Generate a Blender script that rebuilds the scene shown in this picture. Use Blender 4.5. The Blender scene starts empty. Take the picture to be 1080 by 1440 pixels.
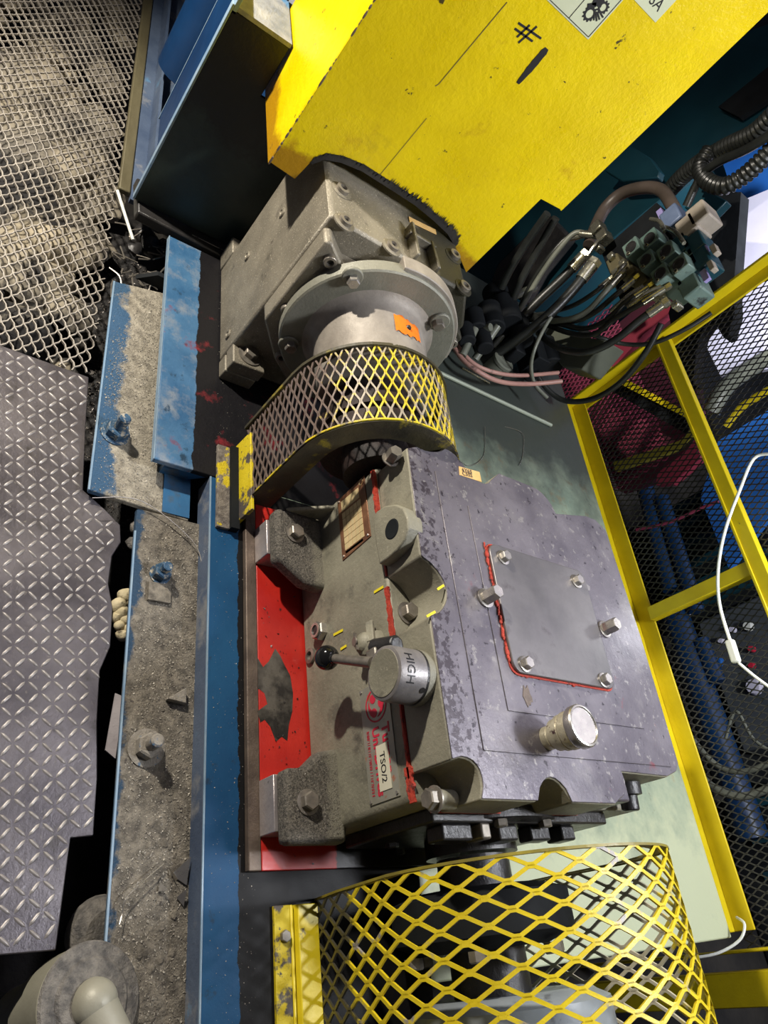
import bpy, math, random
from mathutils import Vector, Matrix, noise
random.seed(7)
SC = bpy.context.scene
COL = SC.collection
# ------------------------------------------------------------------ camera
F = 1030.0                                   # focal length in pixels of the 1080x1440 frame
CR = Vector((0.84688, 0.24608, -0.47142))    # world direction of "down" in the portrait frame
CD = Vector((-0.106615, -0.789926, -0.603862))  # world direction of "left" in the portrait frame
CF = Vector((-0.520988, 0.56166, -0.642737))    # viewing direction
EYE = Vector((0, -0.56, 1.072))
cam = bpy.data.cameras.new('camera')
cam.sensor_fit = 'VERTICAL'; cam.sensor_height = 36; cam.lens = F/1440*36
cam.clip_start = 0.02; cam.clip_end = 60
co = bpy.data.objects.new('camera', cam); COL.objects.link(co)
X = -CD; Y = -CR; Z = -CF
co.matrix_world = Matrix(((X.x, Y.x, Z.x, EYE.x), (X.y, Y.y, Z.y, EYE.y), (X.z, Y.z, Z.z, EYE.z), (0, 0, 0, 1)))
SC.camera = co
# ------------------------------------------------------------------ light and exposure
world = bpy.data.worlds.new('world'); SC.world = world; world.use_nodes = True
bg = world.node_tree.nodes['Background']
bg.inputs[0].default_value = (0.62, 0.62, 0.85, 1); bg.inputs[1].default_value = 0.06
SC.view_settings.view_transform = 'Standard'; SC.view_settings.look = 'None'
SC.view_settings.exposure = 0.0; SC.view_settings.gamma = 1.0; SC.view_settings.use_curve_mapping = False

def lamp(name, kind, loc, energy, color, size=0.1, target=None, spot=None, blend=0.4):
    l = bpy.data.lights.new(name, kind); l.energy = energy; l.color = color
    if kind == 'AREA': l.size = size
    else: l.shadow_soft_size = size
    if spot: l.spot_size = math.radians(spot); l.spot_blend = blend
    o = bpy.data.objects.new(name, l); COL.objects.link(o); o.location = loc
    if target is not None:
        o.rotation_euler = (Vector(target)-Vector(loc)).to_track_quat('-Z', 'Y').to_euler()
    return o
lamp('hall_lamp', 'SPOT', (-1.62, -1.12, 1.28), 205, (1.0, 0.92, 0.80), 0.035, (-0.75, 0.0, 0.1), 120, 0.6)
lamp('work_lamp', 'AREA', (-0.15, 1.0, 1.75), 34, (0.93, 0.95, 1.0), 0.25, (-0.45, 0.75, 0.1))
lamp('overhead_fill', 'AREA', (-1.0, 0.25, 2.5), 6.5, (0.90, 0.87, 1.0), 0.8, (-0.5, -0.1, 0.1))  # added violet fill, placed for its reflection on the tread plate
lamp('far_sheen_fill', 'AREA', (-1.2, 2.6, 2.2), 11, (0.86, 0.82, 1.0), 1.3, (-0.5, 0.3, 0.4))  # added unseen violet fill, gives the gearbox top its sheen
lamp('guard_fill_spot', 'SPOT', (0.25, 0.75, 1.95), 80, (1.0, 0.97, 0.92), 0.06, (-1.25, 0.12, 0.88), 34, 0.7)  # added narrow spot that brightens only the guard's side sheet
lamp('sheet_fill_spot', 'SPOT', (-1.35, 1.34, 1.35), 130, (0.92, 0.93, 1.0), 0.1, (-1.95, 1.75, 0.6), 60, 0.6)  # added spot aimed at the white sheet to brighten it
lamp('fence_lamp', 'POINT', (-0.66, 1.14, 0.66), 2.6, (0.95, 0.98, 1.0), 0.03)

# ------------------------------------------------------------------ helpers
def W(px, py, ax, v):
    """point of the place that the photograph shows at px, py, on the real plane ax = v"""
    d = CR*(py-720) + CD*(540-px) + CF*F
    k = 'xyz'.index(ax); t = (v-EYE[k])/d[k]
    return EYE + d*t

class MB:
    def __init__(s): s.v = []; s.f = []
    def add(s, vs, fs):
        n = len(s.v); s.v += [tuple(p) for p in vs]; s.f += [tuple(n+i for i in f) for f in fs]
    def box(s, a, b):
        x0, y0, z0 = a; x1, y1, z1 = b
        s.add([(x0,y0,z0),(x1,y0,z0),(x1,y1,z0),(x0,y1,z0),(x0,y0,z1),(x1,y0,z1),(x1,y1,z1),(x0,y1,z1)],
              [(3,2,1,0),(4,5,6,7),(0,1,5,4),(1,2,6,5),(2,3,7,6),(3,0,4,7)]); return s
    def prism(s, poly, ax, lo, hi):
        """poly: 2D outline in the two other axes (cyclic order y,z / z,x / x,y)"""
        n = len(poly)
        ar = sum(poly[i][0]*poly[(i+1) % n][1]-poly[(i+1) % n][0]*poly[i][1] for i in range(n))
        if ar < 0: poly = poly[::-1]
        def mk(p, h):
            a, b = p
            return {'x': (h, a, b), 'y': (b, h, a), 'z': (a, b, h)}[ax]
        vs = [mk(p, lo) for p in poly]+[mk(p, hi) for p in poly]
        fs = [tuple(range(n))[::-1], tuple(range(n, 2*n))]+[(i, (i+1) % n, n+(i+1) % n, n+i) for i in range(n)]
        s.add(vs, fs); return s
    def lathe(s, prof, o, axis, n=32):
        """prof: (radius, height) pairs along axis from o"""
        axis = Vector(axis).normalized(); o = Vector(o)
        u = axis.orthogonal().normalized(); w = axis.cross(u)
        vs = []; fs = []
        for r, h in prof:
            for i in range(n):
                a = 2*math.pi*i/n
                vs.append(o+axis*h+(u*math.cos(a)+w*math.sin(a))*max(r, 1e-5))
        for k in range(len(prof)-1):
            for i in range(n):
                j = (i+1) % n
                fs.append((k*n+i, k*n+j, (k+1)*n+j, (k+1)*n+i))
        fs.append(tuple(range(n))[::-1]); m = (len(prof)-1)*n; fs.append(tuple(range(m, m+n)))
        s.add(vs, fs); return s
    def cyl(s, p0, p1, r0, r1=None, n=24):
        p0 = Vector(p0); p1 = Vector(p1)
        return s.lathe([(r0, 0), (r0 if r1 is None else r1, (p1-p0).length)], p0, p1-p0, n)
    def tube(s, pts, r, n=10, smooth=4, rib=0, ribn=0):
        pts = [Vector(p) for p in pts]
        if smooth and len(pts) > 2:
            q = []
            for i in range(len(pts)-1):
                p0 = pts[max(i-1, 0)]; p1 = pts[i]; p2 = pts[i+1]; p3 = pts[min(i+2, len(pts)-1)]
                for k in range(smooth):
                    t = k/smooth
                    q.append(0.5*((2*p1)+(p2-p0)*t+(2*p0-5*p1+4*p2-p3)*t*t+(3*p1-p0-3*p2+p3)*t**3))
            q.append(pts[-1]); pts = q
        if ribn:
            L = [0]
            for i in range(1, len(pts)): L.append(L[-1]+(pts[i]-pts[i-1]).length)
            q = []; m = int(L[-1]/ribn)*4; j = 0
            for k in range(m+1):
                d = L[-1]*k/m
                while j < len(pts)-2 and L[j+1] < d: j += 1
                q.append(pts[j].lerp(pts[j+1], (d-L[j])/max(L[j+1]-L[j], 1e-9)))
            pts = q
        t = (pts[1]-pts[0]).normalized(); u = t.orthogonal().normalized()
        vs = []; fs = []
        for i, p in enumerate(pts):
            t = (pts[min(i+1, len(pts)-1)]-pts[max(i-1, 0)]).normalized()
            u = (u-t*u.dot(t)).normalized(); w = t.cross(u)
            rr = r*(1-rib*(1 if i % 4 in (2, 3) else 0)) if ribn else r
            for k in range(n):
                a = 2*math.pi*k/n; vs.append(p+(u*math.cos(a)+w*math.sin(a))*rr)
        for i in range(len(pts)-1):
            for k in range(n):
                l = (k+1) % n; fs.append((i*n+k, i*n+l, (i+1)*n+l, (i+1)*n+k))
        fs.append(tuple(range(n))[::-1]); m = (len(pts)-1)*n; fs.append(tuple(range(m, m+n)))
        s.add(vs, fs); return s
    def ball(s, c, r, n=16, m=10, sc=(1, 1, 1)):
        c = Vector(c); vs = []; fs = []
        for i in range(m+1):
            ph = math.pi*i/m
            for k in range(n):
                a = 2*math.pi*k/n
                vs.append(c+Vector((r*sc[0]*math.sin(ph)*math.cos(a), r*sc[1]*math.sin(ph)*math.sin(a), r*sc[2]*math.cos(ph))))
        for i in range(m):
            for k in range(n):
                l = (k+1) % n; fs.append((i*n+k, (i+1)*n+k, (i+1)*n+l, i*n+l))
        s.add(vs, fs); return s
    def hexa(s, o, axis, r, h, rot=0.3):
        axis = Vector(axis).normalized(); o = Vector(o); u = axis.orthogonal().normalized(); w = axis.cross(u)
        ring = lambda rr, hh: [o+axis*hh+(u*math.cos(rot+math.pi/3*i)+w*math.sin(rot+math.pi/3*i))*rr for i in range(6)]
        vs = ring(r, 0)+ring(r, h*0.86)+ring(r*0.86, h)
        fs = [(5,4,3,2,1,0), (12,13,14,15,16,17)]+[(i, (i+1) % 6, 6+(i+1) % 6, 6+i) for i in range(6)]+[(6+i, 6+(i+1) % 6, 12+(i+1) % 6, 12+i) for i in range(6)]
        s.add(vs, fs); return s
    def quadbar(s, a, b, nrm, w, t):
        a = Vector(a); b = Vector(b); nrm = Vector(nrm).normalized(); d = (b-a).normalized(); sd = d.cross(nrm)*(w/2); nn = nrm*(t/2)
        vs = [a-sd-nn, a+sd-nn, a+sd+nn, a-sd+nn, b-sd-nn, b+sd-nn, b+sd+nn, b-sd+nn]
        s.add(vs, [(0,1,2,3),(7,6,5,4),(0,4,5,1),(1,5,6,2),(2,6,7,3),(3,7,4,0)]); return s
    def strip(s, pts, nrms, w, t):
        """rectangular ribbon swept along pts"""
        vs = []; fs = []; n = len(pts)
        for i, p in enumerate(pts):
            d = (pts[min(i+1, n-1)]-pts[max(i-1, 0)]).normalized(); nn = nrms[i]; sd = d.cross(nn).normalized()*(w/2)
            vs += [p-sd-nn*(t/2), p+sd-nn*(t/2), p+sd+nn*(t/2), p-sd+nn*(t/2)]
        for i in range(n-1):
            a = i*4; b = a+4
            for k in range(4): fs.append((a+k, a+(k+1) % 4, b+(k+1) % 4, b+k))
        fs.append((3, 2, 1, 0)); fs.append(tuple(range(4*n-4, 4*n)))
        s.add(vs, fs); return s

def origin(o):
    p = Vector((0, 0, 0))
    while o is not None: p = p+o.location; o = o.parent
    return p
def build(mb, name, m, parent=None, loc=None, bevel=0, seg=2, sharp=32, kind=None, label=None):
    """links the collected shapes (in place coordinates) as ONE mesh object"""
    base = origin(parent) if parent else Vector((0, 0, 0))
    loc = Vector(loc) if loc is not None else base
    me = bpy.data.meshes.new(name)
    me.from_pydata([(x-loc.x, y-loc.y, z-loc.z) for x, y, z in mb.v], [], mb.f); me.update()
    if m: me.materials.append(m)
    if sharp is not None:
        me.polygons.foreach_set('use_smooth', [True]*len(me.polygons))
        me.set_sharp_from_angle(angle=math.radians(sharp))
    o = bpy.data.objects.new(name, me); COL.objects.link(o)
    o.location = loc-base
    if parent: o.parent = parent
    if bevel:
        b = o.modifiers.new('bevel', 'BEVEL'); b.width = bevel; b.segments = seg; b.limit_method = 'ANGLE'; b.angle_limit = math.radians(35); b.harden_normals = False
    if kind: o['kind'] = kind
    if label: o['label'] = label
    return o
def thing(name, label, cat, loc, group=None):
    o = bpy.data.objects.new(name, None); COL.objects.link(o); o.location = loc; o.empty_display_size = 0.05
    o['label'] = label; o['category'] = cat
    if group: o['group'] = group
    return o
def tag(o, label, cat, group=None):
    o['label'] = label; o['category'] = cat
    if group: o['group'] = group
    return o
def struct(o): o['kind'] = 'structure'; return o

# ------------------------------------------------------------------ materials
def mat(name, c1, c2=None, scale=9.0, rough=0.5, metal=0.0, bump=0.15, bscale=70.0, spots=(), rvar=0.15, detail=6.0, mix=(0.35, 0.65), grad=None, spec=0.5, stretch=None):
    m = bpy.data.materials.new(name); m.use_nodes = True
    nt = m.node_tree; N = nt.nodes; L = nt.links; bs = N['Principled BSDF']
    geo = N.new('ShaderNodeNewGeometry'); pos = geo.outputs['Position']
    if stretch:
        mp = N.new('ShaderNodeVectorMath'); mp.operation = 'MULTIPLY'; L.new(pos, mp.inputs[0]); mp.inputs[1].default_value = stretch; spos = mp.outputs[0]
    else: spos = pos
    def nz(sc, dt=detail, rg=0.6, vec=None):
        n = N.new('ShaderNodeTexNoise'); n.inputs['Scale'].default_value = sc; n.inputs['Detail'].default_value = dt; n.inputs['Roughness'].default_value = rg
        L.new(vec or pos, n.inputs['Vector']); return n.outputs['Fac']
    def rng(sock, lo, hi):
        r = N.new('ShaderNodeMapRange'); r.inputs['From Min'].default_value = lo; r.inputs['From Max'].default_value = hi
        r.clamp = True; L.new(sock, r.inputs['Value']); return r.outputs[0]
    def mx(f, a, b):
        x = N.new('ShaderNodeMix'); x.data_type = 'RGBA'; L.new(f, x.inputs[0])
        for sk, val in ((x.inputs[6], a), (x.inputs[7], b)):
            if isinstance(val, tuple): sk.default_value = (*val, 1)
            else: L.new(val, sk)
        return x.outputs[2]
    col = mx(rng(nz(scale, vec=spos), *mix), tuple(c1), tuple(c2 if c2 else c1))
    dustmask = None
    for sp in spots:                       # (colour, noise scale, lo, hi [, axis, position where it is at full, position where it has gone])
        c, sc, lo, hi = sp[:4]
        f = nz(sc, 8.0, 0.65)
        if len(sp) > 4:
            sep = N.new('ShaderNodeSeparateXYZ'); L.new(pos, sep.inputs[0])
            g = rng(sep.outputs['xyz'.index(sp[4])], sp[6], sp[5])
            ad = N.new('ShaderNodeMath'); ad.operation = 'MULTIPLY_ADD'; L.new(g, ad.inputs[0]); ad.inputs[1].default_value = 1.0
            L.new(f, ad.inputs[2]); sb = N.new('ShaderNodeMath'); sb.operation = 'SUBTRACT'; L.new(ad.outputs[0], sb.inputs[0]); sb.inputs[1].default_value = 0.5
            f = sb.outputs[0]
        col = mx(rng(f, lo, hi), col, tuple(c))
    L.new(col, bs.inputs['Base Color'])
    bs.inputs['Metallic'].default_value = metal
    r = N.new('ShaderNodeMapRange'); L.new(nz(scale*2.3), r.inputs['Value']); r.inputs['To Min'].default_value = max(rough-rvar, 0.02); r.inputs['To Max'].default_value = min(rough+rvar, 1)
    L.new(r.outputs[0], bs.inputs['Roughness'])
    bs.inputs['Specular IOR Level'].default_value = spec
    if bump:
        b = N.new('ShaderNodeBump'); b.inputs['Strength'].default_value = bump; b.inputs['Distance'].default_value = 0.004
        L.new(nz(bscale, 5.0, 0.7), b.inputs['Height']); L.new(b.outputs[0], bs.inputs['Normal'])
    return m
def emis(name, c, s):
    m = bpy.data.materials.new(name); m.use_nodes = True; bs = m.node_tree.nodes['Principled BSDF']
    bs.inputs['Base Color'].default_value = (*c, 1); bs.inputs['Emission Color'].default_value = (*c, 1); bs.inputs['Emission Strength'].default_value = s
    return m
DUST = (0.42, 0.38, 0.30)
M = {}
M['cast'] = mat('cast_grey_paint', (0.19, 0.18, 0.135), (0.30, 0.285, 0.215), 11, 0.55, 0.1, 0.35, 160, [((0.09, 0.085, 0.07), 18, 0.56, 0.74), ((0.42, 0.39, 0.30), 260, 0.60, 0.70)])
M['casttop'] = mat('worn_top_paint', (0.105, 0.095, 0.115), (0.19, 0.175, 0.195), 9, 0.36, 0.35, 0.15, 120, [((0.24, 0.225, 0.225), 13, 0.56, 0.78), ((0.27, 0.255, 0.25), 70, 0.59, 0.65), ((0.035, 0.03, 0.038), 60, 0.62, 0.67), ((0.06, 0.05, 0.06), 75, 0.54, 0.59, 'y', -0.12, 0.38), ((0.26, 0.04, 0.05), 12, 0.66, 0.76)])  # worn grey paint; its violet tint is overhead light put into the colour
M['plate'] = mat('cover_plate_steel', (0.11, 0.105, 0.108), (0.19, 0.18, 0.18), 7, 0.38, 0.45, 0.08, 90, [((0.06, 0.05, 0.055), 14, 0.60, 0.74)])
M['alu'] = mat('cast_unit_metal', (0.20, 0.18, 0.14), (0.30, 0.27, 0.21), 12, 0.45, 0.35, 0.4, 220, [((0.66, 0.60, 0.47), 300, 0.60, 0.67), ((0.10, 0.09, 0.07), 26, 0.60, 0.74), ((0.045, 0.042, 0.03), 7, 0.40, 0.62, 'y', 0.30, -0.06), ((0.07, 0.06, 0.05), 14, 0.64, 0.80)])
M['alulight'] = mat('bell_housing_metal', (0.22, 0.195, 0.165), (0.33, 0.295, 0.25), 18, 0.55, 0.15, 0.2, 150, [((0.2, 0.17, 0.14), 20, 0.62, 0.8)])
M['flange'] = mat('flange_metal', (0.17, 0.17, 0.135), (0.25, 0.245, 0.20), 12, 0.5, 0.2, 0.3, 200, [((0.45, 0.45, 0.38), 250, 0.65, 0.74)])
M['blue'] = mat('blue_paint', (0.015, 0.085, 0.20), (0.03, 0.13, 0.27), 9, 0.42, 0, 0.3, 60, [((0.07, 0.08, 0.085), 17, 0.54, 0.70), ((0.15, 0.22, 0.30), 60, 0.66, 0.78)])
M['deckfront'] = mat('deck_paint_front', (0.007, 0.052, 0.135), (0.012, 0.08, 0.185), 6, 0.55, 0, 0.2, 60, spec=0.22, spots=
                     [((0.02, 0.03, 0.04), 26, 0.62, 0.72), ((0.006, 0.006, 0.0065), 30, 0.49, 0.52, 'y', -0.016, -0.036)])
M['deckupper'] = mat('deck_paint_upper', (0.03, 0.10, 0.21), (0.07, 0.17, 0.30), 12, 0.5, 0, 0.3, 90, spec=0.25, spots=
                     [((0.22, 0.25, 0.28), 22, 0.50, 0.72), ((0.02, 0.05, 0.09), 34, 0.60, 0.68), ((0.008, 0.0075, 0.009), 30, 0.46, 0.52, 'y', -0.105, -0.125), ((0.20, 0.02, 0.025), 12, 0.60, 0.70)])
M['flangedust'] = mat('dusty_blue_flange', (0.09, 0.08, 0.066), (0.27, 0.24, 0.19), 55, 0.85, 0, 0.9, 240,
                      [((0.06, 0.05, 0.045), 120, 0.60, 0.68), ((0.022, 0.058, 0.11), 24, 0.50, 0.60, 'y', -0.215, -0.145)])
M['flangedust2'] = mat('dusty_blue_flange_upper', (0.20, 0.18, 0.14), (0.42, 0.38, 0.30), 55, 0.85, 0, 0.9, 240,
                      [((0.08, 0.07, 0.06), 120, 0.60, 0.68), ((0.035, 0.095, 0.18), 18, 0.50, 0.60, 'y', -0.300, -0.185)])
M['black'] = mat('oily_black', (0.012, 0.012, 0.013), (0.03, 0.028, 0.027), 18, 0.35, 0, 0.4, 90, [((0.09, 0.08, 0.07), 160, 0.68, 0.74)])
M['blackmat'] = mat('dull_black', (0.006, 0.007, 0.008), (0.013, 0.015, 0.017), 8, 0.7, 0, 0.1, 60, spec=0.15)
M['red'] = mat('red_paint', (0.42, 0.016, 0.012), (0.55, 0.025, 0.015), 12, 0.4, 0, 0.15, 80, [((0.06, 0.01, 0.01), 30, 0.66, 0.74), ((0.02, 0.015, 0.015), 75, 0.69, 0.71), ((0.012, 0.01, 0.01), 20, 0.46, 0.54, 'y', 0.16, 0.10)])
M['redseal'] = mat('red_sealant', (0.40, 0.035, 0.02), (0.55, 0.06, 0.03), 40, 0.5, 0, 0.8, 200, [((0.05, 0.03, 0.03), 60, 0.6, 0.7)])
M['brown'] = mat('brown_steel_edge', (0.10, 0.075, 0.06), (0.17, 0.13, 0.10), 30, 0.5, 0.4, 0.3, 150)
M['steel'] = mat('bright_bolt_steel', (0.40, 0.38, 0.35), (0.52, 0.49, 0.44), 50, 0.30, 0.8, 0, 120)
M['bolt'] = mat('dull_bolt_steel', (0.18, 0.165, 0.14), (0.30, 0.27, 0.23), 60, 0.4, 0.6, 0.1, 250)
M['bluebolt'] = mat('painted_bolt', (0.02, 0.06, 0.12), (0.05, 0.12, 0.20), 60, 0.45, 0.2, 0.4, 250, [(DUST, 120, 0.53, 0.60)])
M['dustbolt'] = mat('dust_caked_bolt', (0.22, 0.20, 0.17), (0.34, 0.31, 0.26), 60, 0.7, 0.1, 0.7, 250, [((0.06, 0.14, 0.25), 60, 0.58, 0.66)])
M['shim'] = mat('bare_shim', (0.42, 0.38, 0.38), (0.52, 0.48, 0.47), 40, 0.35, 0.6, 0.2, 150, [((0.12, 0.1, 0.1), 60, 0.62, 0.7)])
M['footdust'] = mat('gritty_foot', (0.06, 0.055, 0.048), (0.22, 0.20, 0.165), 260, 0.6, 0.05, 1.0, 420, [((0.50, 0.46, 0.38), 520, 0.60, 0.66), ((0.24, 0.225, 0.175), 26, 0.50, 0.66, 'y', 0.095, 0.045)])
M['yellow'] = mat('yellow_paint', (0.60, 0.44, 0.0), (0.72, 0.55, 0.003), 5, 0.30, 0, 0.45, 75, [((0.36, 0.25, 0.01), 4.5, 0.62, 0.78), ((0.45, 0.27, 0.005), 14, 0.62, 0.76), ((0.34, 0.18, 0.004), 9, 0.42, 0.56, 'z', 0.40, 0.52), ((0.16, 0.11, 0.01), 11, 0.52, 0.70, 'z', 1.45, 0.88), ((0.06, 0.045, 0.01), 36, 0.665, 0.69), ((0.05, 0.04, 0.02), 48, 0.70, 0.73)], spec=0.45)  # orange-brown grime low down, also painted in for shade at the lower corner
M['yellowdull'] = mat('yellow_frame_paint', (0.56, 0.43, 0.004), (0.66, 0.52, 0.006), 10, 0.45, 0, 0.1, 90, [((0.22, 0.15, 0.03), 30, 0.68, 0.76)])
M['mesh1'] = mat('worn_mesh_paint', (0.60, 0.46, 0.03), (0.72, 0.58, 0.05), 20, 0.45, 0.1, 0.3, 200,
                 [((0.36, 0.31, 0.24), 24, 0.50, 0.56), ((0.17, 0.125, 0.105), 30, 0.42, 0.56, 'z', 0.26, 0.46)])
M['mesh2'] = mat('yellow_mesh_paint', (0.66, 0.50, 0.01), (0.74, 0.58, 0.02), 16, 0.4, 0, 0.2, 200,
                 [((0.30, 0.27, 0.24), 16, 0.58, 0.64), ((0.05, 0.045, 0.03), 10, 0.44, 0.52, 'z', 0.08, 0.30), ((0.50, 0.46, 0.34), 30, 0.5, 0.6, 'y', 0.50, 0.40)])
M['bandyellow'] = mat('band_paint', (0.60, 0.46, 0.01), (0.68, 0.54, 0.02), 18, 0.45, 0, 0.4, 150, [((0.09, 0.075, 0.065), 26, 0.50, 0.56), ((0.04, 0.035, 0.03), 120, 0.62, 0.66)])
M['banddark'] = mat('band_dark', (0.03, 0.027, 0.018), (0.07, 0.06, 0.03), 14, 0.5, 0, 0.3, 90, [((0.30, 0.24, 0.02), 20, 0.60, 0.7)])
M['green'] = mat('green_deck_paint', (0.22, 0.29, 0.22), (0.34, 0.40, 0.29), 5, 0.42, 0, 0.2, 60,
                 [((0.10, 0.125, 0.105), 8, 0.50, 0.80), ((0.06, 0.07, 0.06), 30, 0.62, 0.72), ((0.24, 0.22, 0.14), 24, 0.57, 0.64), ((0.50, 0.54, 0.36), 12, 0.50, 0.85, 'x', 0.0, -0.75), ((0.05, 0.06, 0.052), 7, 0.35, 0.85, 'x', -1.30, -0.75)])  # pale colour towards the output end is lamp light painted into the deck
M['tread'] = mat('tread_plate', (0.07, 0.063, 0.072), (0.155, 0.142, 0.152), 9, 0.38, 0.55, 0.25, 130, [((0.05, 0.045, 0.04), 26, 0.58, 0.74), ((0.24, 0.22, 0.19), 90, 0.62, 0.72), ((0.25, 0.03, 0.06), 6, 0.77, 0.82)])
M['lug'] = mat('tread_lug', (0.24, 0.22, 0.21), (0.36, 0.335, 0.32), 30, 0.42, 0.4, 0.15, 150)
M['walkmesh'] = mat('walkway_mesh', (0.26, 0.235, 0.205), (0.46, 0.42, 0.36), 20, 0.5, 0.3, 0.5, 200, [((0.07, 0.06, 0.055), 9, 0.58, 0.7)])
M['rubble'] = mat('rubble', (0.11, 0.10, 0.085), (0.36, 0.31, 0.22), 3.5, 0.85, 0, 0.8, 50, [((0.012, 0.011, 0.011), 3.2, 0.50, 0.56)])
M['pit'] = mat('pit_dirt', (0.008, 0.008, 0.009), (0.03, 0.027, 0.024), 12, 0.6, 0, 0.9, 60)
M['grit'] = mat('metal_grit', (0.16, 0.145, 0.12), (0.50, 0.46, 0.38), 400, 0.55, 0.2, 0, 10)
M['gritdark'] = mat('dark_grit', (0.04, 0.036, 0.033), (0.20, 0.18, 0.16), 400, 0.4, 0.3, 0, 10)
M['panel'] = mat('dark_green_panel', (0.008, 0.016, 0.014), (0.02, 0.032, 0.026), 8, 0.4, 0, 0.25, 40, [((0.003, 0.004, 0.004), 5, 0.50, 0.60, 'z', 0.45, 0.15), ((0.05, 0.06, 0.05), 90, 0.68, 0.72)])
M['blueline'] = mat('light_blue_edge', (0.16, 0.26, 0.38), (0.24, 0.33, 0.41), 30, 0.4, 0, 0.2, 100)
M['bluedeep'] = mat('deep_blue_paint', (0.002, 0.022, 0.075), (0.004, 0.035, 0.11), 6, 0.4, 0, 0.1, 60)
M['bluedusty'] = mat('dusty_blue', (0.05, 0.075, 0.13), (0.10, 0.135, 0.20), 7, 0.5, 0, 0.3, 90, [((0.24, 0.24, 0.24), 9, 0.56, 0.68), ((0.10, 0.25, 0.42), 7, 0.62, 0.70)])
M['olive'] = mat('olive_bar', (0.10, 0.085, 0.045), (0.17, 0.15, 0.085), 14, 0.5, 0.2, 0.3, 80, stretch=(0.2, 1, 1))
M['teal'] = mat('teal_machine_paint', (0.006, 0.035, 0.05), (0.010, 0.055, 0.075), 3, 0.4, 0, 0.1, 40)
M['hose'] = mat('black_hose', (0.012, 0.013, 0.012), (0.025, 0.027, 0.024), 12, 0.36, 0, 0.1, 90)
M['hosegrey'] = mat('grey_hose', (0.13, 0.14, 0.11), (0.19, 0.20, 0.16), 10, 0.4, 0, 0.1, 60)
M['hosebrown'] = mat('brown_hose', (0.07, 0.055, 0.043), (0.11, 0.085, 0.07), 10, 0.4, 0, 0.1, 60)
M['pinkhose'] = mat('pink_hose', (0.38, 0.20, 0.17), (0.48, 0.27, 0.22), 10, 0.5, 0, 0.1, 60, [((0.05, 0.04, 0.04), 20, 0.6, 0.7)])
M['fitting'] = mat('plated_fitting', (0.42, 0.40, 0.30), (0.55, 0.53, 0.42), 30, 0.25, 0.85, 0.1, 90)
M['valvegreen'] = mat('valve_green', (0.10, 0.16, 0.14), (0.16, 0.23, 0.20), 12, 0.45, 0.1, 0.2, 90, [((0.03, 0.03, 0.03), 26, 0.6, 0.7)])
M['valveblue'] = mat('valve_blue', (0.10, 0.14, 0.24), (0.15, 0.20, 0.32), 12, 0.45, 0.1, 0.2, 90)
M['beige'] = mat('beige_plastic', (0.30, 0.26, 0.21), (0.40, 0.35, 0.29), 20, 0.5, 0, 0.2, 90)
M['lilac'] = mat('lilac_tag', (0.30, 0.26, 0.52), None, 10, 0.4, 0, 0, 10)
M['redmach'] = mat('dark_red_paint', (0.22, 0.02, 0.045), (0.30, 0.04, 0.065), 5, 0.5, 0, 0.1, 40)
M['white'] = mat('white_plastic', (0.78, 0.80, 0.74), None, 9, 0.35, 0, 0, 40)
M['cloth'] = mat('white_sheet', (0.62, 0.60, 0.76), (0.74, 0.73, 0.84), 2.5, 0.8, 0, 0.2, 6)
M['tarp'] = mat('blue_tarp', (0.02, 0.13, 0.48), (0.03, 0.17, 0.55), 3, 0.4, 0, 0.2, 8)
M['rag'] = mat('yellowed_rag', (0.45, 0.38, 0.22), (0.60, 0.52, 0.34), 30, 0.9, 0, 0.6, 120, [((0.10, 0.08, 0.05), 40, 0.55, 0.65)])
M['duct'] = mat('grey_green_pipe', (0.26, 0.25, 0.19), (0.34, 0.325, 0.26), 9, 0.5, 0.1, 0.15, 60)
M['ductdust'] = mat('dusty_pipe_cap', (0.10, 0.095, 0.09), (0.26, 0.24, 0.21), 70, 0.6, 0.2, 0.9, 220)
M['orange'] = mat('orange_sticker', (0.85, 0.20, 0.01), (0.75, 0.16, 0.01), 40, 0.5, 0, 0.2, 90, [((0.25, 0.07, 0.02), 60, 0.64, 0.7)])
M['tagbrass'] = mat('old_tag', (0.58, 0.36, 0.12), (0.66, 0.44, 0.18), 60, 0.5, 0, 0.1, 90)
M['ink'] = mat('black_ink', (0.01, 0.01, 0.012), None, 9, 0.5, 0, 0, 10)
M['redink'] = mat('red_ink', (0.55, 0.02, 0.05), None, 9, 0.5, 0, 0, 10)
M['paper'] = mat('cream_label', (0.60, 0.58, 0.44), (0.66, 0.63, 0.50), 20, 0.6, 0, 0.05, 60)
M['signpaper'] = mat('sign_paper', (0.46, 0.50, 0.33), (0.54, 0.57, 0.40), 12, 0.5, 0, 0.1, 40)
M['signplate'] = mat('name_plate_metal', (0.34, 0.33, 0.27), (0.44, 0.43, 0.36), 20, 0.35, 0.5, 0.05, 60, [((0.60, 0.16, 0.06), 22, 0.60, 0.66)])
M['dataplate'] = mat('data_plate_brown', (0.16, 0.07, 0.04), (0.30, 0.15, 0.08), 30, 0.35, 0.4, 0.2, 90)
M['datacream'] = mat('data_plate_cream', (0.62, 0.50, 0.26), (0.68, 0.54, 0.30), 30, 0.4, 0.2, 0.05, 90, [((0.62, 0.20, 0.06), 16, 0.60, 0.72)])
M['knob'] = mat('black_gloss', (0.01, 0.01, 0.01), None, 9, 0.12, 0, 0.02, 40, rvar=0.05)
M['yink'] = mat('yellow_marker', (0.80, 0.66, 0.02), None, 9, 0.5, 0, 0, 10)
M['rust'] = mat('rusty_steel', (0.010, 0.008, 0.008), (0.035, 0.018, 0.014), 20, 0.6, 0.2, 0.5, 120)
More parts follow.
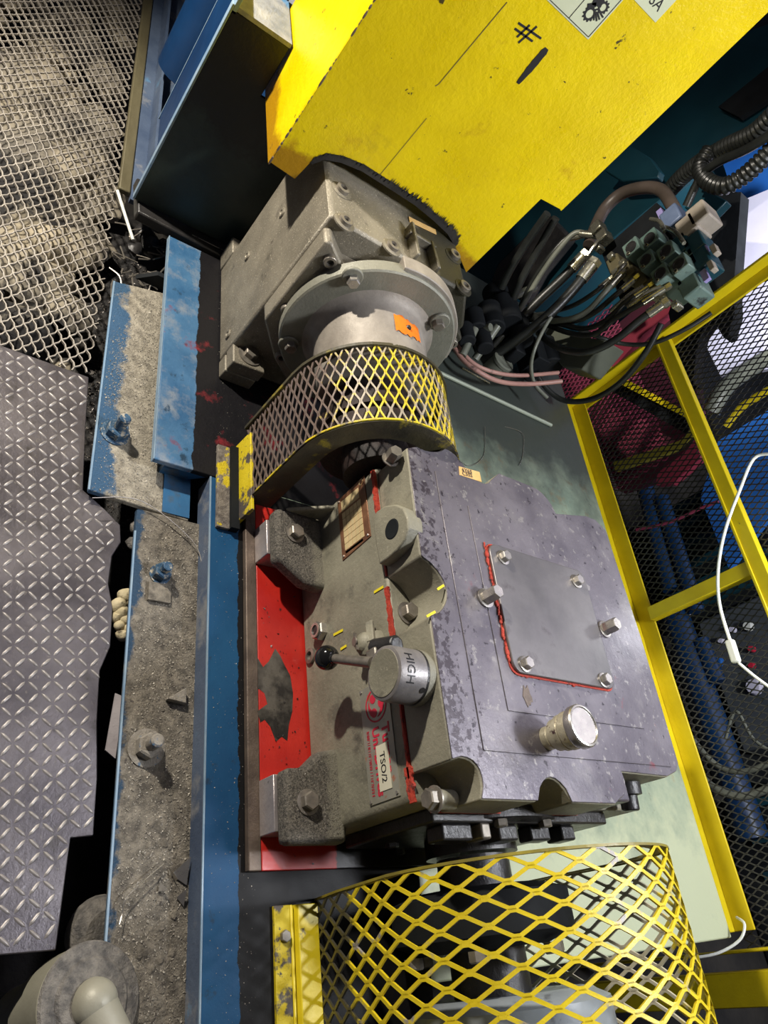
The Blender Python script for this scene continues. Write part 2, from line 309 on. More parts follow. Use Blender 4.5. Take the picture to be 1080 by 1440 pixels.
M['meshdark'] = mat('dark_mesh', (0.02, 0.02, 0.022), (0.05, 0.05, 0.05), 10, 0.45, 0.2, 0, 40)
M['meshred'] = mat('red_mesh', (0.20, 0.03, 0.06), (0.28, 0.05, 0.09), 10, 0.45, 0.0, 0, 40)
M['wall'] = mat('far_wall_paint', (0.02, 0.024, 0.032), (0.035, 0.04, 0.05), 2, 0.8, 0, 0, 10)
M['floor'] = mat('floor_dirt', (0.012, 0.012, 0.013), (0.04, 0.036, 0.03), 6, 0.7, 0, 0.6, 30)

# bolts share mesh data
_bc = {}
def bolt(parent, loc, axis=(0, 0, 1), r=0.010, h=0.008, washer=0.0, m='bolt', name='bolt', socket=False, stud=0.0):
    key = (round(r, 4), round(h, 4), round(washer, 4), m, socket, stud)
    if key not in _bc:
        b = MB()
        if washer: b.lathe([(washer, 0), (washer, 0.0022), (washer*0.9, 0.0026)], (0, 0, 0), (0, 0, 1), 20)
        z0 = 0.0024 if washer else 0
        if socket: b.lathe([(r, z0), (r, z0+h*0.9), (r*0.9, z0+h), (r*0.55, z0+h), (r*0.5, z0+h*0.4)], (0, 0, 0), (0, 0, 1), 16)
        else: b.hexa((0, 0, z0), (0, 0, 1), r, h)
        if stud: b.lathe([(r*0.52, z0+h), (r*0.52, z0+h+stud), (r*0.4, z0+h+stud*1.1)], (0, 0, 0), (0, 0, 1), 12)
        me = bpy.data.meshes.new('bolt'); me.from_pydata(b.v, [], b.f); me.materials.append(M[m])
        if socket: me.materials.append(M['black']); me.polygons[len(me.polygons)-1].material_index = 1
        me.polygons.foreach_set('use_smooth', [True]*len(me.polygons)); me.set_sharp_from_angle(angle=math.radians(30)); _bc[key] = me
    o = bpy.data.objects.new(name, _bc[key]); COL.objects.link(o)
    o.location = Vector(loc)-origin(parent); o.parent = parent
    o.rotation_mode = 'QUATERNION'; o.rotation_quaternion = Vector((0, 0, 1)).rotation_difference(Vector(axis).normalized())
    return o

def text_mb(body, size, place, depth=0.0004, bold=0.0, sx=1.0):
    """lettering as geometry; place(x, y, z) maps the text plane onto a real surface"""
    cu = bpy.data.curves.new('t', 'FONT'); cu.body = body; cu.size = size; cu.extrude = depth; cu.offset = bold; cu.resolution_u = 3
    to = bpy.data.objects.new('t', cu); COL.objects.link(to)
    dg = bpy.context.evaluated_depsgraph_get(); me = to.evaluated_get(dg).to_mesh()
    b = MB(); b.add([place(v.co.x*sx, v.co.y, v.co.z+depth) for v in me.vertices], [tuple(p.vertices) for p in me.polygons])
    to.evaluated_get(dg).to_mesh_clear(); bpy.data.objects.remove(to); bpy.data.curves.remove(cu)
    return b

def expanded(mb, S, u0, u1, v0, v1, lwd, hh, w, t, bond=0.25, skip=None, jit=0):
    """expanded metal on surface S(u,v)->(pos, normal): zigzag strands along u, half cell height hh"""
    nu = max(2, round((u1-u0)/(lwd/2))); du = (u1-u0)/nu; nv = max(1, round((v1-v0)/hh)); dv = (v1-v0)/nv
    for k in range(nv):
        pts = []; nr = []
        for i in range(nu+1):
            v = v0+(k+((i+k) % 2))*dv; e = 0.5*w*(1 if (i+k) % 2 == 0 else -1); v += e*0.6
            for s in ((-bond/2, bond/2) if 0 < i < nu else ((0,))):
                p, n = S(u0+(i+s)*du, v); pts.append(Vector(p)); nr.append(Vector(n))
        if skip:
            run = []; rn = []
            for p, n in zip(pts, nr):
                if skip(p):
                    if len(run) > 1: mb.strip(run, rn, w, t)
                    run = []; rn = []
                else: run.append(p); rn.append(n)
            if len(run) > 1: mb.strip(run, rn, w, t)
        else: mb.strip(pts, nr, w, t)

def grit(name, region, n, smin, smax, m, label, zf=None):
    """uncountable grit: tiny tetrahedra lying on a surface"""
    b = MB()
    for _ in range(n):
        p = region()
        if p is None: continue
        s = random.uniform(smin, smax)*random.choice((1, 1, 0.6)); x, y, z = p
        vs = [(x+s*random.uniform(-1, 1), y+s*random.uniform(-1, 1), z+s*random.uniform(-0.1, 0.9)) for _ in range(4)]
        b.add(vs, [(0, 1, 2), (0, 2, 3), (0, 3, 1), (1, 3, 2)])
    o = build(b, name, m, sharp=None, kind='stuff'); o['label'] = label; o['category'] = 'grit'
    return o
# ================================================================== THE SETTING
mb = MB(); mb.box((-4.5, -2.2, -0.42), (2.6, 4.2, -0.40)); struct(build(mb, 'floor', M['floor']))
mb = MB(); mb.box((-4.5, 3.6, -0.4), (2.6, 3.66, 3.2)); struct(build(mb, 'wall_back', M['wall']))
mb = MB(); mb.box((-4.56, -2.2, -0.4), (-4.5, 3.66, 3.2)); struct(build(mb, 'wall_left', M['wall']))
# pit between walkway and machine bed
mb = MB(); mb.box((-1.60, -0.95, -0.17), (0.5, 0.12, -0.15)); o = build(mb, 'pit_floor', M['pit']); struct(o)
# green machine bed behind the gearboxes
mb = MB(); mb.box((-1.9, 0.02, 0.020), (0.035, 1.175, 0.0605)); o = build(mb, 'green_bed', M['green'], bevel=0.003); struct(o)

# ------------------------------------------------------------------ machine deck (blue channel frame)
bed = thing('bed_frame', 'long blue painted steel channel under the gearboxes with dusty bolted lower flange', 'machine frame', (-0.35, -0.08, 0.02))
mb = MB(); mb.box((-0.778, -0.0780, 0.050), (0.5, 0.30, 0.062)); build(mb, 'top_flange', M['deckfront'], bed, bevel=0.001)
mb = MB(); mb.box((-0.778, -0.0800, 0.012), (0.5, -0.0782, 0.0605)); build(mb, 'web', M['bluedusty'], bed)
mb = MB(); mb.box((-0.778, -0.0806, 0.0600), (0.5, -0.0782, 0.0626)); build(mb, 'worn_edge', M['blueline'], bed)
mb = MB(); mb.prism([(-0.70, -0.193), (-0.655, -0.193), (0.5, -0.183), (0.5, -0.05), (-0.70, -0.05)], 'z', 0.008, 0.020); build(mb, 'lower_flange', M['flangedust'], bed, bevel=0.002)
mb = MB(); mb.quadbar((-0.655, -0.1935, 0.0195), (0.5, -0.1835, 0.0195), (0, 0, 1), 0.003, 0.0035); build(mb, 'worn_edge', M['blueline'], bed)
mb = MB(); mb.box((-0.70, -0.30, -0.15), (0.5, -0.06, -0.13)); build(mb, 'footing', M['pit'], bed)
def anchor(parent, p, r, m, stud, washer=0.022):
    bolt(parent, p, (0, 0, 1), r, 0.018, washer, m, 'anchor_bolt', stud=stud)
anchor(bed, (-0.583, -0.147, 0.020), 0.016, 'bluebolt', 0.014, 0.018)
anchor(bed, (-0.300, -0.152, 0.020), 0.019, 'dustbolt', 0.022, 0.028)
mb = MB(); mb.box((-0.565, -0.166, 0.020), (-0.532, -0.128, 0.0265)); build(mb, 'square_washer', M['flangedust'], bed, bevel=0.001)
upper = thing('upper_bed_frame', 'blue and black deck section carrying the rear gear unit, dusty flange beside the mesh walkway', 'machine frame', (-1.05, -0.18, 0.02))
mb = MB(); mb.box((-1.372, -0.185, 0.050), (-0.780, 0.30, 0.0622)); build(mb, 'top_flange', M['deckupper'], upper, bevel=0.002)
mb = MB(); mb.box((-1.372, -0.150, -0.02), (-0.79, -0.142, 0.050)); build(mb, 'web', M['blue'], upper)
mb = MB(); mb.box((-1.372, -0.1870, 0.0505), (-0.780, -0.1852, 0.0628)); build(mb, 'worn_edge', M['blueline'], upper)
mb = MB(); mb.prism([(-1.215, -0.276), (-0.712, -0.275), (-0.700, -0.10), (-1.26, -0.10)], 'z', 0.008, 0.020); build(mb, 'lower_flange', M['flangedust2'], upper, bevel=0.002)
mb = MB(); mb.quadbar((-1.214, -0.2765, 0.0195), (-0.712, -0.2755, 0.0195), (0, 0, 1), 0.0032, 0.0035); build(mb, 'worn_edge', M['blueline'], upper)
mb = MB(); mb.prism([(-0.16, 0.050), (-0.075, 0.050), (-0.16, -0.02)], 'x', -0.795, -0.785); build(mb, 'gusset', M['blue'], upper)
mb = MB(); mb.prism([(-0.2, 0.050), (-0.15, 0.050), (-0.15, 0.018), (-0.235, 0.018)], 'x', -1.262, -1.250); build(mb, 'gusset', M['blackmat'], upper)
anchor(upper, (-0.842, -0.243, 0.020), 0.020, 'bluebolt', 0.028, 0.026)
mb = MB(); mb.box((-0.81, -0.15, 0.0200), (-0.705, -0.10, 0.0222)); build(mb, 'flange_end', M['blue'], upper)

# ------------------------------------------------------------------ red base plate
rb = thing('red_base_plate', 'red painted steel base plate streaked with black oil under the large gearbox', 'base plate', (-0.43, 0.3, 0.062))
mb = MB(); mb.box((-0.737, 0.004, 0.0622), (-0.1268, 0.40, 0.0738)); build(mb, 'plate', M['red'], rb, bevel=0.001)
mb = MB(); q = [W(*k, 'z', 0.074) for k in ((387, 912), (394, 922), (400, 935), (408, 950), (412, 975), (411, 1000), (406, 1020), (404, 1042), (396, 1036), (388, 1043), (380, 1022), (372, 1012), (366, 1016), (362, 1000), (376, 990), (372, 975), (363, 968), (362, 925), (370, 938), (378, 930))]
mb.prism([(p.x, p.y) for p in q], 'z', 0.0738, 0.0742); build(mb, 'oil_stain', mat('oil_stain', (0.02, 0.018, 0.017), (0.11, 0.10, 0.085), 20, 0.3, 0, 0.1, 60, mix=(0.45, 0.62)), rb, sharp=None)
mb = MB(); mb.box((-0.737, -0.0165, 0.0622), (-0.1268, 0.0038, 0.0738)); build(mb, 'front_edge', M['brown'], rb, bevel=0.0015)

# ================================================================== MAIN GEARBOX
gb = thing('gearbox', 'large grey cast gearbox with worn grey top tinted violet, bolted cover plate and shift lever', 'gearbox', (-0.43, 0.34, 0.075))
YF = 0.092; ZT = 0.3945; ZS = 0.3115
mb = MB()
# lower casing with slight corner radii, raised underside between the feet
def rrect(x0, y0, x1, y1, r, n=4):
    pts = []
    for cx, cy, a0 in ((x1-r, y1-r, 0), (x0+r, y1-r, 90), (x0+r, y0+r, 180), (x1-r, y0+r, 270)):
        for i in range(n+1):
            a = math.radians(a0+90*i/n); pts.append((cx+r*math.cos(a), cy+r*math.sin(a)))
    return pts
mb.prism(rrect(-0.702, YF, -0.168, 0.585, 0.014), 'z', 0.0765, ZS+0.003)
build(mb, 'lower_casing', M['cast'], gb, bevel=0.004)
def foot(x0, x1, bx, by, gl, gr):
    # outline of the foot seen from above, flaring back into the casing
    mb = MB(); xm0 = x0; xm1 = x1
    pts = [(xm0, 0.002), (xm1, 0.002)]
    if gr: pts += [(xm1+0.004, 0.012), (xm1+0.034, 0.054), (xm1+0.040, YF+0.01)]
    else: pts += [(xm1, YF+0.01)]
    if gl: pts += [(xm0-0.034, YF+0.01), (xm0-0.026, 0.062), (xm0-0.014, 0.048), (xm0-0.002, 0.034)]
    else: pts += [(xm0, YF+0.01)]
    mb.prism(pts, 'z', 0.118, 0.1495)
    return mb
f1 = build(foot(-0.688, -0.588, 0, 0, False, True), 'foot', M['footdust'], gb, bevel=0.008)
f2 = build(foot(-0.250, -0.150, 0, 0, True, False), 'foot', M['footdust'], gb, bevel=0.008)
for xr in ((-0.6925, -0.684),):
    mb = MB(); mb.prism([(0.02, 0.149), (YF+0.004, 0.149), (YF+0.004, 0.200)], 'x', *xr); build(mb, 'rib', M['cast'], gb, bevel=0.003)
for (x0, x1) in ():   # fillet where the feet meet the front face
    mb = MB(); mb.prism([(0.074, 0.149), (YF+0.002, 0.149), (YF+0.002, 0.178), (0.088, 0.163), (0.083, 0.155)], 'x', x0, x1); build(mb, 'fillet', M['cast'], gb, bevel=0.003)
for (x0, x1) in ((-0.680, -0.612), (-0.248, -0.170)):
    mb = MB(); mb.box((x0, 0.001, 0.0740), (x1, 0.06, 0.1165)); build(mb, 'shim_block', M['shim'], gb, bevel=0.0015)
# underside skirt dark gap behind the feet
for (x, y) in ((-0.643, 0.037), (-0.203, 0.036)):
    bolt(gb, (x, y, 0.1495), (0, 0, 1), 0.0135, 0.011, 0.018, 'bolt')
# upper casing: outline with scalloped bolt pockets
def arc(p0, p1, bulge, n=6):
    (x0, y0), (x1, y1) = p0, p1; mx, my = (x0+x1)/2, (y0+y1)/2; dx, dy = x1-x0, y1-y0
    out = []
    for i in range(1, n):
        t = i/n; w = math.sin(math.pi*t); q = 1-(2*t-1)**2; k = bulge*(0.45*w+0.55*math.sqrt(max(q, 0)))
        out.append((x0+dx*t-dy*k, y0+dy*t+dx*k))
    return [p0]+out+[p1]
top = [(-0.690, 0.098)]
top += arc((-0.493, YF), (-0.398, YF), 0.42, 12)                 # open pocket beside the boss
top += arc((-0.204, YF), (-0.158, 0.132), 0.46, 8)               # corner pocket
top += arc((-0.158, 0.236), (-0.158, 0.308), 0.44, 8)
top += [(-0.158, 0.405)] + arc((-0.165, 0.418), (-0.205, 0.440), -0.25, 4)
top += [(-0.203, 0.560), (-0.212, 0.590), (-0.225, 0.603), (-0.45, 0.608), (-0.672, 0.600)]
top += [(-0.690, 0.575), (-0.690, 0.545)] + arc((-0.668, 0.450), (-0.712, 0.392), -0.2, 5)
top += [(-0.712, 0.312)] + arc((-0.690, 0.285), (-0.690, 0.232), 0.28, 6) + [(-0.716, 0.205)] + arc((-0.722, 0.185), (-0.700, 0.118), 0.12, 5)
mb = MB(); mb.prism(top, 'z', ZS+0.003, ZT-0.0015); build(mb, 'upper_casing', M['cast'], gb, bevel=0.003)
mb = MB(); mb.prism([(x+(0.0012 if x < -0.6 else -0.0012 if x > -0.25 else 0), y+(0.0012 if y < 0.3 else -0.0012)) for x, y in top], 'z', ZT-0.0016, ZT); build(mb, 'top_face', M['casttop'], gb, bevel=0.0012)
mb = MB(); mb.box((-0.690, YF-0.0008, ZS-0.001), (-0.497, YF+0.004, ZS+0.0028)); mb.box((-0.394, YF-0.0008, ZS-0.001), (-0.206, YF+0.004, ZS+0.0028)); mb.box((-0.172, YF+0.03, ZS-0.003), (-0.1590, 0.415, ZS+0.0025)); build(mb, 'sealant_joint', M['redseal'], gb, kind='stuff')
b2 = MB()
for (x0, x1, w) in ((-0.693, -0.61, 0.006), (-0.478, -0.398, 0.006), (-0.30, -0.20, 0.0025), (-0.215, -0.17, 0.009)):   # smears squeezed out of the joint
    pts = []; n = 14
    for i in range(n+1):
        pts.append((x0+(x1-x0)*i/n, ZS+w*(0.4+0.6*random.random())))
    for i in range(n+1): pts.append((x1+(x0-x1)*i/n, ZS-w*(0.3+0.6*random.random())))
    b2.prism([(z, x) for x, z in pts], 'y', YF-0.0032, YF+0.001)
build(b2, 'sealant_smear', M['redseal'], gb, kind='stuff')
# raised pads and cover
mb = MB(); mb.prism([(-0.6604, 0.150), (-0.2187, 0.150), (-0.2187, 0.575), (-0.6604, 0.560)], 'z', ZT, ZT+0.0016); build(mb, 'machined_pad', M['casttop'], gb, bevel=0.0012)
mb = MB(); mb.prism([(-0.6120, 0.210), (-0.2760, 0.210), (-0.2760, 0.528), (-0.6120, 0.528)], 'z', ZT+0.0017, ZT+0.0030); build(mb, 'inner_pad', M['casttop'], gb, bevel=0.0006)
ZC = ZT+0.0030
mb = MB(); mb.prism(rrect(-0.5480, 0.2300, -0.3300, 0.4710, 0.016), 'z', ZC, ZC+0.0016); build(mb, 'gasket', M['redseal'], gb)
cv = MB(); cv.prism(rrect(-0.5460, 0.2330, -0.3325, 0.4690, 0.017), 'z', ZC+0.0016, ZC+0.0068); build(cv, 'cover_plate', M['plate'], gb, bevel=0.0012)
b3 = MB()
for i in range(60):   # lumpy sealant along the cover edge
    t = random.random(); x = -0.55+0.20*t
    b3.ball((x, 0.2295+random.uniform(-0.002, 0.002), ZC+0.002), random.uniform(0.0015, 0.0036), 6, 4, (1.8, 0.8, 0.7))
for i in range(25):
    b3.ball((-0.331+random.uniform(-0.002, 0.002), random.uniform(0.25, 0.40), ZC+0.001), random.uniform(0.001, 0.0022), 6, 4, (0.8, 1.8, 0.7))
build(b3, 'sealant_bead', M['redseal'], gb, kind='stuff')
ZB = ZC+0.0068
for (x, y) in ((-0.524, 0.2600), (-0.5205, 0.4390), (-0.3465, 0.2570), (-0.3445, 0.4410)):
    bolt(gb, (x, y, ZB), (0, 0, 1), 0.0098, 0.009, 0.0125, 'steel')
for (x, y) in ((-0.4460, 0.2080), (-0.4440, 0.4940)):
    bolt(gb, (x, y, ZC), (0, 0, 1), 0.0120, 0.026, 0.0155, 'steel')
# breather
br = MB(); br.lathe([(0.0165, 0), (0.0165, 0.010), (0.0155, 0.011), (0.0155, 0.016), (0.022, 0.018), (0.0225, 0.028), (0.0250, 0.030), (0.0250, 0.036), (0.0240, 0.037), (0.0265, 0.040), (0.0265, 0.052), (0.026, 0.054)], (-0.243, 0.281, ZC-0.001), (0, 0, 1), 36)
bo = build(br, 'breather', mat('breather_cream_plate', (0.42, 0.38, 0.27), (0.52, 0.48, 0.36), 60, 0.35, 0.4, 0.3, 120, [((0.09, 0.05, 0.05), 55, 0.58, 0.63)]), gb)
br = MB(); br.lathe([(0.0285, 0), (0.0295, 0.002), (0.0295, 0.011), (0.028, 0.013), (0.0255, 0.0135), (0.0245, 0.012)], (-0.243, 0.281, ZC+0.053), (0, 0, 1), 36); build(br, 'breather_cap', M['steel'], bo)
# dirt patch, tag
mb = MB(); mb.prism([(x+0.018*math.cos(a)*f, y+0.010*math.sin(a)*f) for x, y, a, f in [(-0.300, 0.256, i*math.pi/8, random.uniform(0.6, 1.1)) for i in range(16)]], 'z', ZC, ZC+0.0008); build(mb, 'grime_patch', M['brown'], gb)
mb = MB(); a = W(645, 656, 'z', ZT); b_ = W(674, 664, 'z', ZT); c_ = W(677, 678, 'z', ZT); d_ = W(646, 668, 'z', ZT)
mb.prism([(p.x, p.y) for p in (a, b_, c_, d_)], 'z', ZT, ZT+0.0007); tg = build(mb, 'tag', M['tagbrass'], gb)
ux = (b_-a).normalized(); uy = (a-d_).normalized()
for k, s in enumerate(('6Y65', 'C5SS')):
    t0 = d_+(a-d_)*(0.50-0.42*k)+(b_-a)*0.12
    build(text_mb(s, 0.0115, lambda x, y, z, t0=t0: tuple(t0+ux*x+uy*y+Vector((0, 0, ZT+0.0007-t0.z+z)))), 'stamped_text', M['brown'], tg, sharp=None)
# boss with lifting hole on the front face
bs = []
xc, zc = -0.553, 0.345
prof = [(xc-0.045, zc-0.038), (xc+0.050, zc-0.038)]
prof += [(xc+0.050+0.004*math.sin(math.pi*t), zc-0.038+0.03*t) for t in (0.5, 1)]
prof += [(xc+0.006+0.046*math.cos(a), zc+0.004+0.043*math.sin(a)) for a in [math.radians(v) for v in range(0, 181, 15)]]
YBs = 0.074
prof = [(p.x, p.z) for p in [W(*q, 'y', YBs) for q in ((524, 729), (529, 719), (541, 711), (556, 709), (567, 714), (573, 728), (574, 742), (569, 759), (558, 774), (545, 785), (533, 794), (528, 765))]]
mb = MB(); mb.prism([(z, x) for x, z in prof], 'y', YBs, YF+0.012); bo = build(mb, 'lifting_boss', M['cast'], gb, bevel=0.003, seg=3)
hp = W(551, 744, 'y', YBs)
mb = MB(); mb.lathe([(0.0165, 0), (0.0145, 0.0008), (0.0135, 0.0006), (0.0, 0.0004)], (hp.x, YBs-0.0001, hp.z), (0, -1, 0), 24); build(mb, 'threaded_hole', M['blackmat'], bo)
# bolts in the pockets (standing on the joint flange)
bolt(gb, (-0.440, 0.122, ZS+0.003), (0, 0, 1), 0.0135, 0.013, 0.018, 'bolt')
cbp = W(612, 1124, 'y', 0.104)
mb = MB(); mb.cyl((cbp.x, 0.104, cbp.z), (cbp.x, 0.135, cbp.z), 0.0125); build(mb, 'bolt_boss', M['cast'], gb, bevel=0.002)
bolt(gb, (cbp.x, 0.1035, cbp.z), (0, -1, 0.0), 0.0135, 0.012, 0.0170, 'bolt')
np_ = W(549, 646, 'y', 0.085)
bolt(gb, (np_.x, 0.085, np_.z), (0, -0.25, 1), 0.0120, 0.022, 0.0150, 'bolt')
bolt(gb, (-0.175, 0.272, ZS+0.003), (0, 0, 1), 0.011, 0.012, 0.0, 'black')
# sight nuts on the front
nb = MB(); nb.hexa((-0.4775, YF+0.001, 0.133), (0, -1, 0), 0.0165, 0.013); nb.lathe([(0.0125, 0.013), (0.0125, 0.0155), (0.0085, 0.0155), (0.0078, 0.009)], (-0.4775, YF, 0.133), (0, -1, 0), 20); o = build(nb, 'hollow_plug', M['steel'], gb)
nb = MB(); nb.lathe([(0.0082, 0), (0.0078, 0.0026), (0.0, 0.003)], (-0.4775, YF-0.011, 0.133), (0, -1, 0), 16); build(nb, 'plug_hole', M['black'], o)
nb = MB(); nb.lathe([(0.013, 0), (0.013, 0.006), (0.0075, 0.007), (0.007, 0.002)], (-0.447, YF+0.001, 0.098), (0, -1, 0), 20); build(nb, 'small_plug', M['bolt'], gb)
# yellow marker dashes
for (p, q) in (((469, 893), (482, 886)), ((479, 913), (487, 908)), ((526, 833), (539, 825))):
    a = W(*p, 'y', YF-0.001); b_ = W(*q, 'y', YF-0.001); yb = MB(); yb.quadbar(a, b_, (0, -1, 0), 0.0042, 0.0008); build(yb, 'marker_dash', M['yink'], gb)
for (p, q) in (((615, 829), (624, 823)), ((600, 867), (612, 860))):
    a = W(*p, 'z', ZT+0.0004); b_ = W(*q, 'z', ZT+0.0004); yb = MB(); yb.quadbar(a, b_, (0, 0, 1), 0.0035, 0.0008); build(yb, 'marker_dash', M['yink'], gb)
# data plate
dp = MB(); dp.prism([(0.208, -0.692), (0.208, -0.574), (0.288, -0.580), (0.288, -0.698)], 'y', YF-0.0016, YF+0.0005); dpo = build(dp, 'data_plate', M['dataplate'], gb, bevel=0.0004)
db = MB()
for r in range(5):
    for c in range(6):
        z0 = 0.219+0.0098*r*1.12; x0 = -0.660+0.0122*c
        db.box((x0, YF-0.0022, z0), (x0+0.0112, YF-0.0016, z0+0.0098))
db.box((-0.684, YF-0.0022, 0.219), (-0.664, YF-0.0016, 0.270))
build(db, 'data_field', M['datacream'], dpo)
for (x, z) in ((-0.687, 0.213), (-0.580, 0.213), (-0.585, 0.282)): bolt(dpo, (x, YF-0.0016, z), (0, -1, 0), 0.0022, 0.0016, 0, 'steel', 'rivet')
lb = MB(); lb.lathe([(0.0058, 0), (0.0058, 0.0006)], (-0.690, YF-0.0016, 0.279), (0, -1, 0), 20); build(lb, 'emblem', M['datacream'], dpo)
lb = MB(); lb.lathe([(0.0035, 0), (0.0035, 0.0004)], (-0.690, YF-0.0023, 0.279), (0, -1, 0), 14); build(lb, 'emblem_dot', M['dataplate'], dpo)
db = MB()
for i in range(9): db.box((-0.586+0.0, YF-0.0021, 0.2195), (-0.582, YF-0.0016, 0.268))
build(db, 'data_border', M['datacream'], dpo)
# name plate with partly covered lettering
NP0 = (-0.347, 0.2215); NW, NH = 0.163, 0.0675
npb = MB(); npb.box((NP0[0], YF-0.0016, NP0[1]), (NP0[0]+NW, YF+0.0005, NP0[1]+NH)); npo = build(npb, 'name_plate', M['signplate'], gb, bevel=0.0004)
for (x, z) in ((0.004, 0.004), (NW-0.004, 0.004), (NW-0.005, NH-0.005)): bolt(npo, (NP0[0]+x, YF-0.0016, NP0[1]+z), (0, -1, 0), 0.0026, 0.0018, 0, 'steel', 'rivet')
pl = lambda ox, oz, lift=0.0: (lambda x, y, z: (NP0[0]+ox+x, YF-0.0017-lift-z, NP0[1]+oz+y))
build(text_mb('Turner', 0.0235, pl(0.062, 0.044), 0.0002, 0.0006), 'lettering', M['redink'], npo, sharp=None)
build(text_mb('Uni-Drives', 0.0212, pl(0.062, 0.022), 0.0002, 0.0006), 'lettering', M['redink'], npo, sharp=None)
mb = MB(); random.seed(3); x = 0.064
while x < 0.152:      # small worn print, too fine to read
    w = random.uniform(0.0012, 0.0032); a0 = Vector((NP0[0]+x, YF-0.0019, NP0[1]+0.0085)); mb.quadbar(a0, a0+Vector((w*0.3, 0, 0.0055)), (0, -1, 0), 0.0006, 0.0004)
    if random.random() < 0.6: mb.quadbar(a0+Vector((0, 0, 0.005)), a0+Vector((w, 0, 0.005)), (0, -1, 0), 0.0006, 0.0004)
    if random.random() < 0.6: mb.quadbar(a0+Vector((w, 0, 0)), a0+Vector((w, 0, 0.0055)), (0, -1, 0), 0.0006, 0.0004)
    x += w+0.0012
build(mb, 'fine_print', M['redink'], npo, sharp=None, kind='stuff')
lg = MB(); cx, cz = NP0[0]+0.032, NP0[1]+0.036
n = 40; R0, R1 = 0.0245, 0.0222
vs = []; fs = []
for i in range(n):
    a = 2*math.pi*i/n
    for r in (R0, R1): vs += [(cx+r*math.cos(a), YF-0.0017, cz+r*math.sin(a)), (cx+r*math.cos(a), YF-0.0021, cz+r*math.sin(a))]
for i in range(n):
    j = (i+1) % n; fs += [(4*i+1, 4*i+3, 4*j+3, 4*j+1), (4*i, 4*i+1, 4*j+1, 4*j), (4*i+3, 4*i+2, 4*j+2, 4*j+3)]
lg.add(vs, fs)
for k in range(3):   # three curled blades
    a0 = math.radians(90+120*k); pts = []
    for i in range(13):
        a = 2*math.pi*i/12; pts.append((cx+0.0118*math.cos(a0)+0.0068*math.cos(a), cz+0.0118*math.sin(a0)+0.0068*math.sin(a)))
    lg.prism([(z, x) for x, z in pts[:-1]], 'y', YF-0.0021, YF-0.0017)
    tail = []
    for i in range(9):
        t = i/8; a = a0-0.25-t*1.25; r = 0.0185-0.001*t; w = 0.0042*(1-t)+0.0004; tail.append((a, r, w))
    po = [(cx+(r)*math.cos(a), cz+(r)*math.sin(a)) for a, r, w in tail]+[(cx+(r-2*w)*math.cos(a), cz+(r-2*w)*math.sin(a)) for a, r, w in tail[::-1]]
    lg.prism([(z, x) for x, z in po], 'y', YF-0.0022, YF-0.0017)
build(lg, 'round_emblem', M['redink'], npo, sharp=None)
sb = MB(); sb.box((NP0[0]+0.089, YF-0.0026, NP0[1]+0.027), (NP0[0]+0.150, YF-0.0021, NP0[1]+0.0535)); so = build(sb, 'paper_sticker', M['paper'], npo)
build(text_mb('TSO/2', 0.0155, (lambda x, y, z: (NP0[0]+0.099+x, YF-0.0027-z, NP0[1]+0.035+y)), 0.0002), 'sticker_text', M['ink'], npo, sharp=None)
# shift lever hub
HX, HZ = -0.322, 0.3545
hb = MB(); hb.lathe([(0.0375, 0), (0.0385, 0.008), (0.0385, 0.014)], (HX, YF+0.002, HZ-0.001), (0, -1, 0), 40); build(hb, 'hub_flange', M['cast'], gb)
hb = MB(); hb.lathe([(0.0372, 0), (0.0372, 0.003)], (HX, YF-0.0125, HZ), (0, -1, 0), 40); build(hb, 'hub_gap', M['black'], gb)
hb = MB(); hb.lathe([(0.0370, 0), (0.0370, 0.040), (0.0358, 0.0445), (0.032, 0.046)], (HX, YF-0.0150, HZ), (0, -1, 0), 48); hub = build(hb, 'shift_hub', mat('hub_band_metal', (0.19, 0.18, 0.18), (0.28, 0.26, 0.25), 30, 0.42, 0.35, 0.15, 90), gb)
hb = MB(); hb.lathe([(0.0320, 0), (0.0312, 0.001)], (HX, YF-0.0609, HZ), (0, -1, 0), 40); build(hb, 'hub_face', M['cast'], hub)
def on_hub(x, y, z):     # wraps lettering on the band: x runs round the hub (towards +x), y towards the casing
    a = math.radians(120)-x/0.0372; r = 0.0372+z
    return (HX+r*math.cos(a), YF-0.050+y, HZ+r*math.sin(a))
build(text_mb('HIGH', 0.0185, on_hub, 0.0002, 0.0, 0.98), 'hand_lettering', M['ink'], hub, sharp=None)
hh = on_hub(0.050, 0.030, 0); ax_ = Vector((hh[0]-HX, 0, hh[2]-HZ)).normalized()
hb = MB(); hb.lathe([(0.0042, 0), (0.0042, 0.0006)], hh, ax_, 16); build(hb, 'pin_hole', M['black'], hub)
# detent casting, clevis, lever and knob
dp_ = W(513, 905, 'y', YF-0.02); DX, DZ = dp_.x, dp_.z
dc = MB(); dc.lathe([(0.025, 0), (0.023, 0.014), (0.017, 0.028), (0.010, 0.031)], (DX, YF+0.002, DZ), (0.15, -1, 0.1), 8); dc.ball((DX, YF-0.018, DZ), 0.018, 14, 9, (1, 0.9, 1))
dc.quadbar((DX-0.034, YF-0.012, DZ+0.006), (DX+0.004, YF-0.022, DZ+0.018), (0, -1, 0.5), 0.014, 0.008)
det = build(dc, 'detent_housing', M['cast'], gb, bevel=0.002)
sc_ = MB(); sc_.lathe([(0.0075, 0), (0.007, 0.002)], (DX-0.002, YF-0.0345, DZ-0.004), (0, -1, -0.2), 16); sc_.quadbar((DX-0.016, YF-0.034, DZ-0.004), (DX+0.012, YF-0.034, DZ), (0, -1, 0), 0.0022, 0.004); build(sc_, 'slotted_screw', M['bolt'], det)
kp_ = W(538, 905, 'y', 0.048)
